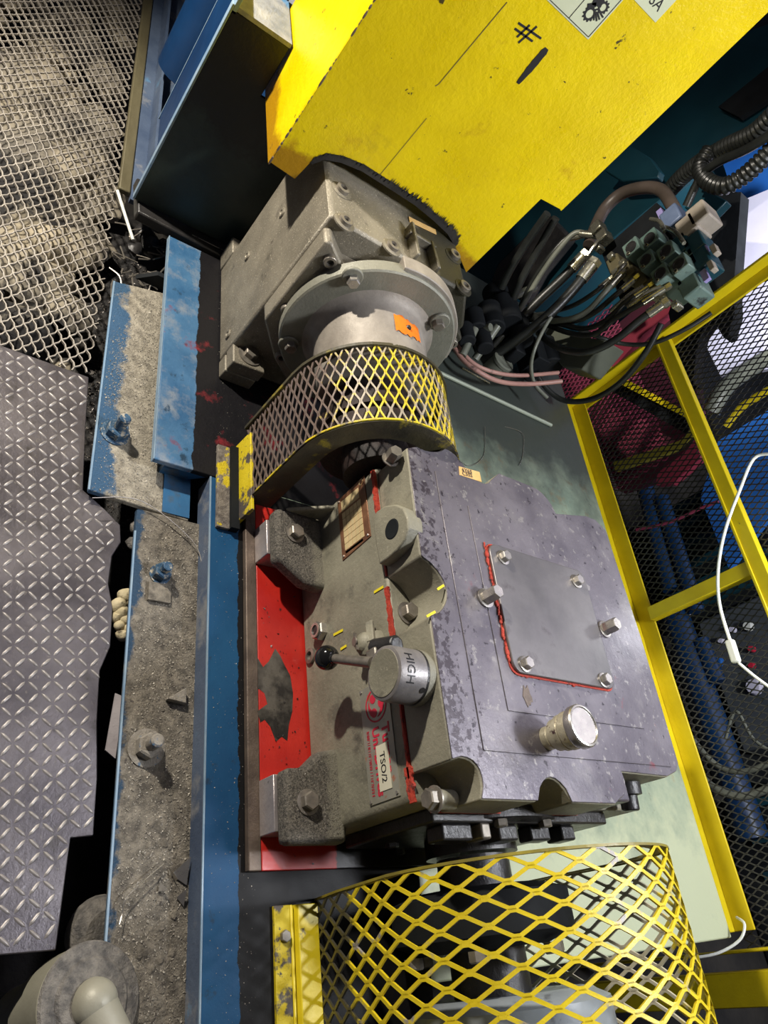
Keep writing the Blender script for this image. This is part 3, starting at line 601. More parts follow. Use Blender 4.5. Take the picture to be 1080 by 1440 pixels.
dk = MB(); dk.cyl((kp_.x, 0.048, kp_.z-0.020), (kp_.x+0.010, 0.054, kp_.z+0.024), 0.0145, n=8); build(dk, 'clevis_block', M['black'], gb, bevel=0.004, seg=3)
lq = W(527, 925, 'y', 0.042)
lk = MB(); lk.box((lq.x-0.012, 0.034, lq.z-0.010), (lq.x+0.010, 0.056, lq.z+0.012)); build(lk, 'clevis', M['bolt'], gb, bevel=0.003)
lv = MB(); k0 = Vector((-0.386, 0.030, 0.234)); k1 = Vector((-0.345, 0.034, 0.330)); lv.cyl(k0, k1, 0.0066, 0.0078, 16); lever = build(lv, 'shift_lever', M['bolt'], gb)
kb = MB(); d = (k1-k0).normalized(); kb.ball(k0-d*0.004, 0.0185, 24, 16); kb.cyl(k0, k0+d*0.017, 0.010, 0.008, 16); build(kb, 'knob', M['knob'], lever)
# end cover, output coupling and plugs on the right hand end (partly hidden)
ec = MB(); ec.lathe([(0.135, 0), (0.135, 0.014), (0.120, 0.018)], (-0.169, 0.30, 0.19), (1, 0, 0), 40); build(ec, 'end_cover', M['black'], gb)
for i in range(8):
    a = math.radians(22+45*i); bolt(gb, (-0.153, 0.30+0.124*math.cos(a), 0.19+0.124*math.sin(a)), (1, 0, 0), 0.010, 0.010, 0, 'bolt' if i in (1, 2) else 'black')
ec = MB(); ec.box((-0.168, 0.13, 0.10), (-0.149, 0.50, 0.302)); build(ec, 'end_flange', M['black'], gb, bevel=0.003)
for (y0, y1, z0, z1, m_) in ((0.150, 0.205, 0.262, 0.296, 'black'), (0.214, 0.232, 0.270, 0.305, 'bolt'), (0.262, 0.300, 0.258, 0.292, 'black'), (0.330, 0.372, 0.262, 0.290, 'black'), (0.40, 0.43, 0.255, 0.29, 'black')):
    ec = MB(); ec.box((-0.149, y0, z0), (-0.128, y1, z1)); build(ec, 'flange_block', M[m_], gb, bevel=0.003)
ec = MB(); ec.lathe([(0.07, 0), (0.07, 0.03)], (-0.153, 0.30, 0.19), (1, 0, 0), 32); build(ec, 'output_hub', M['black'], gb)
pb = MB(); pb.lathe([(0.022, 0), (0.022, 0.018), (0.014, 0.020), (0.014, 0.040), (0.012, 0.042)], (-0.203, 0.515, 0.345), (1, 0, -0.1), 20); build(pb, 'end_plug', M['black'], gb)
pb = MB(); pb.box((-0.200, 0.425, ZS), (-0.168, 0.475, 0.372)); build(pb, 'lug', M['casttop'], gb, bevel=0.003)

# ================================================================== REAR GEAR UNIT
AY, AZ = 0.108, 0.322     # axis of the bell housing
gu = thing('gear_motor_unit', 'dusty bare metal right-angle gear unit with round bell housing below the yellow guard', 'gearbox', (-1.2, 0.1, 0.0625))
U0, U1 = -1.386, -1.062
mb = MB(); mb.prism([(-0.0675, 0.0630), (0.30, 0.0630), (0.30, 0.40), (0.245, 0.469), (-0.064, 0.469), (-0.0675, 0.464)], 'x', -1.335, U1)
build(mb, 'casing', M['alu'], gu, bevel=0.006)
mb = MB(); mb.box((-1.387, -0.0680, 0.0630), (-1.336, 0.20, 0.122)); build(mb, 'mounting_foot', M['alu'], gu, bevel=0.003)
mb = MB(); mb.box((-1.061, -0.0680, 0.0630), (-1.018, 0.0, 0.092)); build(mb, 'mounting_foot', M['alu'], gu, bevel=0.003)
mb = MB(); mb.box((-1.080, -0.066, 0.092), (-1.018, 0.004, 0.122)); build(mb, 'foot_lug', M['alu'], gu, bevel=0.003)
bolt(gu, (-1.050, -0.030, 0.122), (0, 0, 1), 0.0150, 0.012, 0.0255, 'bolt')
# adapter plate on the +x side
ap = [(-0.066, 0.243), (-0.066, 0.445), (-0.055, 0.450), (-0.012, 0.418), (0.16, 0.418), (0.235, 0.432), (0.286, 0.40), (0.286, 0.33), (0.22, 0.14), (0.05, 0.125), (0.0, 0.165)]
mb = MB(); mb.prism(ap, 'x', -1.060, -1.020); plate_o = build(mb, 'adapter_plate', M['alu'], gu, bevel=0.004)
for (y, z) in ((-0.040, 0.420), (-0.046, 0.290), (0.006, 0.182), (0.270, 0.385), (0.262, 0.345)):
    bolt(gu, (-1.020, y, z), (1, 0, 0), 0.012, 0.010, 0, 'bolt', 'socket_screw', socket=True)
mb = MB()
rr_ = [(AY+0.172*math.cos(math.radians(a)), AZ+0.172*math.sin(math.radians(a))) for a in range(12, 106, 4)]
ri_ = [(AY+0.140*math.cos(math.radians(a)), AZ+0.140*math.sin(math.radians(a))) for a in range(104, 11, -4)]
mb.prism(rr_+ri_, 'x', -1.030, -0.998); build(mb, 'upper_ring', M['alulight'], gu, bevel=0.002)
mb = MB(); mb.lathe([(0.161, 0), (0.161, 0.010), (0.165, 0.011), (0.165, 0.028), (0.162, 0.031)], (-1.020, AY, AZ), (1, 0, 0), 72); build(mb, 'bell_flange', M['flange'], gu)
mb = MB(); mb.lathe([(0.125, 0), (0.113, 0.006), (0.105, 0.018), (0.102, 0.11)], (-0.990, AY, AZ), (1, 0, 0), 64); bell = build(mb, 'bell_housing', M['alulight'], gu)
for k, q in enumerate(((497, 398), (617, 459), (409, 490))):
    p = W(*q, 'x', -0.975)
    mb = MB(); dv_ = Vector((0, p.y-AY, p.z-AZ)).normalized(); pp = Vector((-0.990, p.y, p.z))+dv_*0.004; mb.cyl(pp, pp+Vector((0.007, 0, 0)), 0.019, n=20); build(mb, 'bolt_seat', M['flange'], gu, bevel=0.002)
    bolt(gu, (-0.983, p.y, p.z), (1, 0, 0), 0.0115, 0.012, 0.0, 'steel' if k == 0 else 'bolt')
def on_bell(x, y, z): # x along circumference, y along axis
    a = math.radians(86)-x/0.104; r = 0.1040+z
    return (-0.937+y, AY+r*math.cos(a), AZ+r*math.sin(a))
ob = MB(); no = 10
st = [(-0.030+0.060*i/no) for i in range(no+1)]
up = [0.021+random.uniform(-0.006, 0.003) for _ in st]; dn = [-0.020+random.uniform(-0.003, 0.005) for _ in st]
vs = [on_bell(s, d_, 0) for s, d_ in zip(st, dn)]+[on_bell(s, u_, 0) for s, u_ in zip(st, up)]
vs += [on_bell(s, d_, 0.0008) for s, d_ in zip(st, dn)]+[on_bell(s, u_, 0.0008) for s, u_ in zip(st, up)]
m_ = no+1; fs = [(2*m_+i, 2*m_+i+1, 3*m_+i+1, 3*m_+i) for i in range(no)]
ob.add(vs, fs); sto = build(ob, 'orange_sticker', M['orange'], bell)
ob = MB(); ob.lathe([(0.0055, 0), (0.004, 0.003)], on_bell(-0.001, 0.001, 0.0008), Vector(on_bell(-0.001, 0, 1))-Vector(on_bell(-0.001, 0, 0)), 10); build(ob, 'sticker_screw', M['black'], bell)
# top details: socket screws in lugs, web ribs, tag, hole
for (x, y) in ((-1.150, -0.038), (-1.062, -0.040), (-1.068, 0.062), (-1.155, 0.228), (-1.070, 0.236)):
    lug = MB(); lug.lathe([(0.020, 0), (0.020, 0.003), (0.017, 0.004)], (x, y, 0.467), (0, 0, 1), 20); build(lug, 'screw_boss', M['alu'], gu)
    bolt(gu, (x, y, 0.471), (0, 0, 1), 0.0125, 0.007, 0, 'bolt', 'socket_screw', socket=True)
rb_ = MB(); rb_.prism([(-1.15, 0.105), (-1.06, 0.105), (-1.06, 0.112), (-1.15, 0.112)], 'z', 0.468, 0.490); rb_.prism([(-1.13, 0.150), (-1.058, 0.155), (-1.058, 0.162), (-1.13, 0.157)], 'z', 0.468, 0.488)
rb_.prism([(-1.128, 0.100), (-1.120, 0.100), (-1.120, 0.165), (-1.128, 0.165)], 'z', 0.468, 0.486); build(rb_, 'rib', M['alu'], gu, bevel=0.002)
rb_ = MB(); rb_.lathe([(0.010, 0), (0.010, 0.001)], (-1.165, 0.135, 0.4695), (0, 0, 1), 16); build(rb_, 'vent_hole', M['black'], gu)
rb_ = MB(); rb_.prism([(-1.195, 0.120), (-1.180, 0.120), (-1.192, 0.190), (-1.206, 0.190)], 'z', 0.470, 0.4712); build(rb_, 'rating_strip', M['tagbrass'], gu)
for (px, py) in ((397, 299), (348, 360), (321, 470)):
    p = W(px, py, 'y', -0.068); w_ = MB(); w_.lathe([(0.0105, 0), (0.0095, 0.003), (0.005, 0.003), (0.004, 0.001)], p, (0, -1, 0), 18); build(w_, 'front_plug', M['alu'], gu)

# ================================================================== COUPLING GUARD between the two units
def arch(y0, zb, r, cy, cz, yr=None, zr=None, n=18):
    pts = [(y0, zb)]
    for i in range(n+1):
        a = math.pi-math.pi*i/n; pts.append((cy+r[0]*math.cos(a), cz+r[1]*math.sin(a)))
    pts.append((yr if yr is not None else cy+r[0], zr if zr is not None else zb))
    return pts
def profile(pts):
    L = [0]
    for i in range(1, len(pts)): L.append(L[-1]+math.dist(pts[i], pts[i-1]))
    def f(s):
        s = min(max(s, 0), L[-1]); j = 0
        while j < len(L)-2 and L[j+1] < s: j += 1
        t = (s-L[j])/(L[j+1]-L[j]); a, b = pts[j], pts[j+1]
        dy, dz = b[0]-a[0], b[1]-a[1]; l = math.hypot(dy, dz)
        return a[0]+dy*t, a[1]+dz*t, -dz/l, dy/l
    return f, L[-1]
def rim(mb, f, L, x, wdt, t, inset=0.0, n=60, s0=0.0):
    """flat band following the hood profile: lies in the hood surface"""
    pts = []; nr = []
    for i in range(n+1):
        y, z, ny, nz = f(s0+(L-s0)*i/n); pts.append(Vector((x, y-ny*inset, z-nz*inset))); nr.append(Vector((0, ny, nz)))
    mb.strip(pts, nr, wdt, t)
def rimplate(mb, f, L, x, depth, t, n=60):
    """band standing square to the hood surface, reaching inwards"""
    pts = []; nr = []
    for i in range(n+1):
        y, z, ny, nz = f(L*i/n); pts.append(Vector((x, y-ny*depth/2, z-nz*depth/2))); nr.append(Vector((1, 0, 0)))
    mb.strip(pts, nr, depth, t)
g1 = thing('coupling_guard', 'arched worn yellow expanded metal guard over coupling between the two gear units', 'machine guard', (-0.8, 0.1, 0.062), 'expanded metal guards')
P1, L1 = profile(arch(-0.026, 0.10, (0.150, 0.150), 0.124, 0.272, zr=0.062))
GX0, GX1 = -0.882, -0.722
S1 = lambda u, v: ((u, P1(v)[0], P1(v)[1]), (0, P1(v)[2], P1(v)[3]))
mb = MB(); expanded(mb, S1, GX0, GX1, 0.0, L1, 0.040, 0.0093, 0.0031, 0.0020); build(mb, 'expanded_mesh', M['mesh1'], g1, sharp=None, kind='stuff')
mb = MB(); rim(mb, P1, L1, GX0, 0.006, 0.004, -0.003); rimplate(mb, P1, L1, GX0-0.002, 0.016, 0.003); build(mb, 'rim_band', M['banddark'], g1, sharp=None)
mb = MB(); rimplate(mb, P1, L1, GX1+0.002, 0.045, 0.003); build(mb, 'end_flange', M['banddark'], g1, sharp=None)
mb = MB(); rim(mb, P1, L1, GX1, 0.003, 0.003, -0.001); build(mb, 'rim_edge', M['bandyellow'], g1, sharp=None)
mb = MB(); mb.box((-0.850, -0.070, 0.0625), (-0.672, -0.045, 0.070)); build(mb, 'foot_flange', mat('dusty_yellow_foot', (0.10, 0.085, 0.075), (0.26, 0.23, 0.19), 90, 0.8, 0, 0.9, 200, [((0.62, 0.48, 0.01), 26, 0.54, 0.58)]), g1, bevel=0.001)
mb = MB(); mb.box((-0.850, -0.046, 0.0625), (-0.672, -0.030, 0.078)); build(mb, 'foot_channel', M['blackmat'], g1)
mb = MB(); mb.prism([(-0.032, 0.0625), (-0.024, 0.0625), (-0.024, 0.120), (-0.030, 0.120)], 'x', -0.860, -0.690); build(mb, 'lower_band', M['bandyellow'], g1, bevel=0.001)
# coupling inside
cp = thing('shaft_coupling', 'dark rusty shaft coupling turning inside the smaller arched mesh guard', 'coupling', (-0.8, 0.12, 0.27))
mb = MB(); mb.lathe([(0.075, 0), (0.075, 0.05), (0.098, 0.052), (0.098, 0.075), (0.07, 0.077), (0.07, 0.085), (0.098, 0.087), (0.098, 0.11), (0.06, 0.112), (0.06, 0.16)], (-0.870, 0.124, 0.285), (1, 0, 0), 40); build(mb, 'coupling_body', M['rust'], cp)
for i in range(8):
    a = math.radians(20+45*i); bolt(cp, (-0.783, 0.124+0.088*math.cos(a), 0.285+0.088*math.sin(a)), (1, 0, 0), 0.011, 0.012, 0, 'steel')

# ================================================================== LARGE FRONT GUARD (bottom of the photograph)
g2 = thing('output_guard', 'big bright yellow diamond mesh guard arched over the output shaft beside the large gearbox', 'machine guard', (0.1, 0.27, 0.062), 'expanded metal guards')
P2, L2 = profile([(0.098, 0.063), (0.070, 0.16)] + [(0.262+0.217*math.cos(math.pi*(1-i/20)), 0.300+0.205*math.sin(math.pi*(1-i/20))) for i in range(21)] + [(0.487, 0.063)])
S2 = lambda u, v: ((v, P2(u)[0], P2(u)[1]), (0, P2(u)[2], P2(u)[3]))
HX0, HX1 = -0.088, 0.26
mb = MB(); expanded(mb, S2, 0.0, L2, HX0, HX1, 0.057, 0.0135, 0.0044, 0.0028, 0.26); build(mb, 'expanded_mesh', M['mesh2'], g2, sharp=None, kind='stuff')
mb = MB(); rimplate(mb, P2, L2, HX0-0.001, 0.020, 0.002, 80); rim(mb, P2, L2, HX0, 0.003, 0.003, -0.001, 80); build(mb, 'rim_band', mat('rim_olive', (0.16, 0.13, 0.02), (0.30, 0.24, 0.02), 12, 0.5, 0, 0.2, 60), g2, sharp=None)
mb = MB(); mb.box((-0.083, 0.025, 0.0625), (0.40, 0.050, 0.069)); build(mb, 'foot_flange', M['bandyellow'], g2, bevel=0.001)
mb = MB(); mb.prism([(0.058, 0.0625), (0.095, 0.0625), (0.095, 0.072), (0.062, 0.072)], 'x', -0.083, 0.40); mb.cyl((-0.083, 0.0535, 0.066), (0.40, 0.0535, 0.066), 0.003, n=8); build(mb, 'foot_bar', mat('foot_bar_paint', (0.66, 0.52, 0.01), (0.74, 0.58, 0.02), 12, 0.4, 0, 0.2, 60, [((0.10, 0.08, 0.05), 30, 0.62, 0.68)]), g2, bevel=0.002)
bolt(g2, (-0.045, 0.040, 0.069), (0, 0, 1), 0.008, 0.006, 0, 'bolt')
sh = thing('output_shaft', 'grey painted drum and dark shaft seen through the big yellow mesh guard', 'shaft', (0.1, 0.29, 0.19))
mb = MB(); mb.cyl((-0.120, 0.30, 0.19), (0.30, 0.30, 0.19), 0.055, n=32); build(mb, 'shaft_core', M['black'], sh)
mb = MB(); mb.lathe([(0.10, 0), (0.13, 0.01), (0.13, 0.06), (0.09, 0.075)], (-0.075, 0.29, 0.20), (1, 0, 0), 40); build(mb, 'coupling_ring', M['blackmat'], sh)
mb = MB(); mb.lathe([(0.11, 0), (0.135, 0.012), (0.135, 0.17), (0.11, 0.19)], (0.055, 0.30, 0.22), (1, 0, 0), 48); build(mb, 'grey_drum', mat('drum_grey', (0.24, 0.27, 0.30), (0.32, 0.36, 0.39), 8, 0.35, 0, 0.1, 60, [((0.03, 0.03, 0.03), 14, 0.6, 0.7)]), sh)
for i in range(6):
    a = math.radians(60*i+20); bolt(sh, (-0.000, 0.29+0.11*math.cos(a), 0.20+0.11*math.sin(a)), (1, 0, 0), 0.013, 0.014, 0, 'bolt')
# ================================================================== TALL YELLOW GUARD
yg = thing('tall_yellow_guard', 'tall bright yellow sheet steel guard box marked #1 with warning labels', 'machine guard', (-1.38, 0.1, 0.42))
XG = -1.200
side = [(-0.1516, 0.420), (-0.098, 0.416), (-0.090, 0.470), (-0.078, 0.488), (-0.050, 0.500), (-0.01, 0.507), (0.05, 0.507), (0.12, 0.506), (0.17, 0.500), (0.215, 0.492), (0.238, 0.482), (0.244, 0.466), (0.3105, 0.4285),
        (0.3136, 0.6365), (0.3680, 0.6425), (0.3705, 1.16), (-0.1516, 1.16)]
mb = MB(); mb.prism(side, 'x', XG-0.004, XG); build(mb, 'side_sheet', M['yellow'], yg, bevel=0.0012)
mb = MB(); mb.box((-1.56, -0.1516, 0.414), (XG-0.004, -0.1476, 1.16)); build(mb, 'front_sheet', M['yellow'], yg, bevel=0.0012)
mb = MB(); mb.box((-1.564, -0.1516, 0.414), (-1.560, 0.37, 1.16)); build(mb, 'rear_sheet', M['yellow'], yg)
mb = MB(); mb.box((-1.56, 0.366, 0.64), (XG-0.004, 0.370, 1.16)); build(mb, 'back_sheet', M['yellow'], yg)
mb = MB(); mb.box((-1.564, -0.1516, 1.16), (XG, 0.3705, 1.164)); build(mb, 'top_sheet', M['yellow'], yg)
cb_ = MB()
for _ in range(90):     # chipped paint along the folded corner
    z = random.uniform(0.42, 1.1); s = random.choice((0.0015, 0.002, 0.004)); cb_.ball((XG-0.0004, -0.1512, z), s, 5, 4, (0.5, 0.5, random.uniform(0.8, 2.2)))
build(cb_, 'paint_chip', M['brown'], yg, sharp=None, kind='stuff')
# ragged black foam along the cut-out
fb = MB(); ed = side[2:12]
for i in range(len(ed)-1):
    for k in range(22):
        t = k/22; y = ed[i][0]+(ed[i+1][0]-ed[i][0])*t; z = ed[i][1]+(ed[i+1][1]-ed[i][1])*t
        l = random.uniform(0.004, 0.014); fb.add([(XG+0.001, y-0.003, z-0.012), (XG+0.001, y+0.003, z-0.012), (XG+0.0016, y+random.uniform(-.004, .004), z+l*(0.3+0.7*(i > 3)))], [(0, 1, 2)])
    fb.quadbar((XG-0.008, ed[i][0], ed[i][1]-0.005), (XG-0.008, ed[i+1][0], ed[i+1][1]-0.005), (1, 0, 0), 0.013, 0.014)
build(fb, 'edge_foam', M['black'], yg, sharp=None, kind='stuff')
XI = XG+0.0004
onx = lambda oy, oz, ang=0, lift=0.0: (lambda x, y, z: (XI+lift+z, oy+x*math.cos(ang)-y*math.sin(ang), oz+x*math.sin(ang)+y*math.cos(ang)))
def stroke(mb, a, b, w, x=XI):
    A = W(*a, 'x', XG); B_ = W(*b, 'x', XG); mb.quadbar((x, A.y, A.z), (x, B_.y, B_.z), (1, 0, 0), w, 0.0008)
mb = MB()
for a, b in (((724, 40), (749, 58)), ((729, 32), (761, 54)), ((727, 52), (745, 35)), ((729, 60), (755, 37))): stroke(mb, a, b, 0.0032)
build(mb, 'hand_painted_hash', M['ink'], yg, label='black hand painted # sign')
mb = MB()
A = W(769, 68, 'x', XG); B_ = W(728, 117, 'x', XG); n = 10; pts = []
for i in range(n+1):
    t = i/n; pts.append((A.y+(B_.y-A.y)*t, A.z+(B_.z-A.z)*t))
wd = [0.0035, 0.006, 0.0055, 0.0058, 0.0062, 0.0058, 0.006, 0.005, 0.0046, 0.004, 0.003]
mb.prism([(y-w, z) for (y, z), w in zip(pts, wd)]+[(y+w, z) for (y, z), w in zip(pts[::-1], wd[::-1])], 'x', XI-0.0004, XI+0.0004)
build(mb, 'hand_painted_one', M['ink'], yg, label='black hand painted figure 1')
# scratch
mb = MB(); stroke(mb, (713, 3), (617, 118), 0.0010); stroke(mb, (600, 166), (535, 245), 0.0007); stroke(mb, (617, 118), (612, 121), 0.001); build(mb, 'scratch_line', M['olive'], yg)
# labels
mb = MB(); mb.box((XG, 0.028, 0.8750), (XG+0.0008, 0.1605, 1.03)); s1 = build(mb, 'warning_label', M['signpaper'], yg, label='cream warning label with gear and hand pictogram')
mb = MB()
for a, b in (((0.031, 0.878), (0.1575, 0.878)), ((0.1575, 0.878), (0.1575, 1.027)), ((0.110, 0.878), (0.110, 1.027))): mb.quadbar((XG+0.0012, *a), (XG+0.0012, *b), (1, 0, 0), 0.0008, 0.0006)
build(mb, 'label_line', M['ink'], s1)
def gear(mb, cy, cz, r, hole, teeth, x):
    n = teeth*4; o = []; 
    for i in range(n):
        a = 2*math.pi*i/n; rr = r if (i % 4) in (0, 1) else r*0.80; o.append((cy+rr*math.cos(a), cz+rr*math.sin(a)))
    inn = [(cy+hole*math.cos(2*math.pi*i/n), cz+hole*math.sin(2*math.pi*i/n)) for i in range(n)]
    vs = [(x, *p) for p in o]+[(x, *p) for p in inn]+[(x-0.0005, *p) for p in o]+[(x-0.0005, *p) for p in inn]
    fs = [(i, (i+1) % n, n+(i+1) % n, n+i) for i in range(n)]+[(2*n+i, 2*n+(i+1) % n, (i+1) % n, i) for i in range(n)]
    mb.add(vs, fs)
mb = MB(); gp = W(829, 19, 'x', XG); gq = W(848, 10, 'x', XG); gear(mb, gp.y, gp.z, 0.0115, 0.006, 11, XG+0.0014); gear(mb, gq.y, gq.z, 0.0100, 0.005, 11, XG+0.0014)
def st2(a, b, w):
    A = W(*a, 'x', XG); B_ = W(*b, 'x', XG); mb.quadbar((XG+0.0014, A.y, A.z), (XG+0.0014, B_.y, B_.z), (1, 0, 0), w, 0.0006)
for a, b, w in (((826, 8), (838, 6), 0.007), ((838, 8), (846, -8), 0.016), ((838, 16), (839, 29), 0.0022), ((840, 16), (843, 27), 0.0022), ((842, 14), (848, 24), 0.0022), ((836, 16), (835, 28), 0.002)): st2(a, b, w)
build(mb, 'pictogram', M['ink'], s1, sharp=None)
mb = MB(); mb.box((XG, 0.1690, 0.9530), (XG+0.0008, 0.2300, 1.04)); s2 = build(mb, 'safety_label', M['signpaper'], yg, label='smaller cream label ending in the letters SA')
build(text_mb('SA', 0.0225, onx(0.1945, 0.9640, 0, 0.0004), 0.0002), 'label_text', M['ink'], s2, sharp=None)

# ================================================================== BLUE COLUMN AND DARK PANEL at the top left
bc = thing('machine_column', 'blue machine column with dark green side panel and pale blue edge', 'machine column', (-1.7, -0.1, 0.05))
mb = MB(); mb.prism([(-0.270, 0.072), (0.30, 0.072), (0.30, 0.408), (-0.157, 0.408), (-0.157, 0.511), (-0.270, 0.511)], 'x', -1.428, -1.420); build(mb, 'side_panel', M['panel'], bc, bevel=0.001)
mb = MB(); mb.box((-1.436, -0.2745, 0.072), (-1.4195, -0.2700, 0.520)); build(mb, 'panel_edge', M['blueline'], bc, bevel=0.001)
mb = MB(); mb.box((-2.6, -0.110, 0.060), (-1.436, -0.100, 0.405)); build(mb, 'web_plate', M['bluedeep'], bc)
mb = MB(); mb.box((-1.564, -0.2700, 0.185), (-1.436, -0.2640, 0.512)); build(mb, 'face_strip', M['bluedeep'], bc)
mb = MB(); mb.box((-1.568, -0.2710, 0.180), (-1.564, -0.2600, 0.512)); build(mb, 'strip_edge', M['blueline'], bc)
mb = MB(); mb.box((-2.6, -0.270, 0.505), (-1.42, -0.262, 0.545)); build(mb, 'lip', M['blueline'], bc, bevel=0.001)
mb = MB(); mb.box((-2.6, -0.262, 0.512), (-1.42, -0.156, 0.520)); mb.box((-2.6, -0.262, 0.512), (-1.58, 0.30, 0.520)); build(mb, 'top_ledge', mat('dusty_ledge', (0.18, 0.20, 0.24), (0.34, 0.35, 0.37), 22, 0.6, 0, 0.6, 140, [((0.08, 0.22, 0.42), 9, 0.60, 0.66)]), bc)
mb = MB(); mb.box((-2.7, -0.262, 0.0), (-1.50, -0.150, 0.012)); mb.box((-2.7, -0.235, 0.012), (-1.50, -0.228, 0.06)); build(mb, 'base_ledge', M['bluedusty'], bc)
mb = MB(); mb.lathe([(0.07, 0), (0.07, 0.30)], (-1.95, -0.19, 0.10), (0, 0, 1), 32); build(mb, 'blue_drum', M['bluedeep'], bc)
mb = MB(); mb.box((-2.7, -0.290, 0.002), (-1.515, -0.264, 0.016)); tag(build(mb, 'edge_bar', M['olive'], bevel=0.003), 'long olive brown flat bar along the edge of the mesh walkway', 'bar')
mb = MB(); mb.tube([W(165, 268, 'z', 0.01), W(175, 300, 'z', 0.0), W(187, 337, 'z', -0.015)], 0.0035, 8); tag(build(mb, 'white_strip', M['white']), 'short bright white plastic strip dropped at the corner of the mesh walkway', 'strip')
mb = MB(); p = W(250, 320, 'z', 0.05)
mb.prism([(-1.50, -0.27), (-1.39, -0.26), (-1.375, 0.0), (-1.50, 0.0)], 'z', 0.045, 0.070); tag(build(mb, 'corner_ledge', M['black'], bevel=0.004), 'oily black ledge at the foot of the dark green panel', 'ledge')

# ================================================================== DIAMOND PLATE AND MESH WALKWAY
tp = thing('tread_plate', 'dark steel diamond tread plate floor panel with bent worn edge', 'floor plate', (-0.5, -0.4, -0.004))
out = [(-0.972, -0.95), (-0.969, -0.4438), (-0.966, -0.2944), (-0.85, -0.288), (-0.722, -0.279), (-0.695, -0.240), (-0.672, -0.2125), (-0.640, -0.2085), (-0.610, -0.221), (-0.560, -0.2225), (-0.52, -0.212), (-0.455, -0.210), (-0.415, -0.222), (-0.34, -0.219), (-0.26, -0.211), (-0.186, -0.2090), (-0.1835, -0.2385), (-0.12, -0.240), (-0.0555, -0.2415), (-0.0565, -0.95)]
mb = MB(); mb.prism(out, 'z', -0.006, 0.0); build(mb, 'plate', M['tread'], tp, bevel=0.0015)
def inside(x, y, poly):
    c = False; n = len(poly)
    for i in range(n):
        x0, y0 = poly[i]; x1, y1 = poly[(i+1) % n]
        if (y0 > y) != (y1 > y) and x < (x1-x0)*(y-y0)/(y1-y0)+x0: c = not c
    return c
mb = MB(); pit_ = 0.0172
ang = math.radians(8)
for i in range(-60, 60):
    for j in range(-60, 60):
        a, b_ = i*pit_, j*pit_; x = -0.5+a*math.cos(ang)-b_*math.sin(ang); y = -0.45+a*math.sin(ang)+b_*math.cos(ang)
        if not (-0.965 < x < -0.058 and -0.94 < y < -0.212): continue
        if not all(inside(x+dx, y+dy, out) for dx, dy in ((0.007, 0), (-0.007, 0), (0, 0.007), (0, -0.007))): continue
        th = ang+math.radians(45 if (i+j) % 2 else -45)+random.uniform(-.05, .05); l, w, h = 0.0098, 0.0029, 0.0017
        c, s = math.cos(th), math.sin(th)
        ring = [(1, 0), (0.55, 0.8), (-0.55, 0.8), (-1, 0), (-0.55, -0.8), (0.55, -0.8)]
        vs = [(x+c*u*l-s*v*w, y+s*u*l+c*v*w, 0.0) for u, v in ring]+[(x+(c*u*l-s*v*w)*0.6, y+(s*u*l+c*v*w)*0.6, h) for u, v in ring]
        mb.add(vs, [(6, 7, 8, 9, 10, 11)]+[(k, (k+1) % 6, 6+(k+1) % 6, 6+k) for k in range(6)])
build(mb, 'raised_lug', M['lug'], tp, sharp=60, kind='stuff')
wm = thing('mesh_walkway', 'expanded metal walkway grating over pale rubble at the end of the tread plate', 'walkway grating', (-1.7, -0.4, 0.0))
mb = MB()
du = Vector((0.895, 0.445, 0)); dv = Vector((-0.797, 0.604, 0)); p1, p2 = 0.0212, 0.0212
wout = [(-0.972, -0.95), (-0.972, -0.29), (-1.2, -0.287), (-1.5, -0.287), (-2.9, -0.287), (-2.9, -0.95)]
def wz(x, y): return 0.004*math.sin(x*7)+0.003*math.sin(y*11+x*3)
def clipline(o_, d_, w, t, step):
    run = []
    for k in range(-220, 221):
        q = o_+d_*(k*step*0.5); q = Vector((q.x+0.0006*math.sin(k*1.7), q.y+(0.0014 if k % 2 else -0.0014), 0))
        if inside(q.x, q.y, wout): run.append(Vector((q.x, q.y, wz(q.x, q.y)-0.003)))
        else:
            if len(run) > 1: mb.strip(run, [Vector((0, 0, 1))]*len(run), w, t)
            run = []
    if len(run) > 1: mb.strip(run, [Vector((0, 0, 1))]*len(run), w, t)
O = Vector((-1.5, -0.45, 0))
for k in range(-90, 91):
    clipline(O+dv*(k*p2), du, 0.0024, 0.0045, p1); clipline(O+du*(k*p1), dv, 0.0020, 0.0034, p2)
build(mb, 'expanded_mesh', M['walkmesh'], wm, sharp=None, kind='stuff')
# rubble under the walkway
mb = MB()
def rock(mb, c, s, fl=0.6):
    n = 7; m = 5; seed = random.random()*50; vs = []; fs = []
    for i in range(m+1):
        ph = math.pi*i/m
        for k in range(n):
            a = 2*math.pi*k/n; d = Vector((math.sin(ph)*math.cos(a), math.sin(ph)*math.sin(a), math.cos(ph)*fl))
            r = s*(1+0.45*noise.noise(d*1.6+Vector((seed, 0, 0)))); vs.append(Vector(c)+d*r)
    for i in range(m):
        for k in range(n):
            l = (k+1) % n; fs.append((i*n+k, (i+1)*n+k, (i+1)*n+l, i*n+l))
    mb.add(vs, fs)
for _ in range(420):
    x = random.uniform(-2.8, -0.95); y = random.uniform(-0.95, -0.30)
    rock(mb, (x, y, -0.10+random.uniform(-0.02, 0.02)), random.choice((0.015, 0.02, 0.03, 0.055)))
o = build(mb, 'rubble', M['rubble'], sharp=50, kind='stuff'); o['label'] = 'pale broken rubble lying under the mesh walkway'; o['category'] = 'rubble'
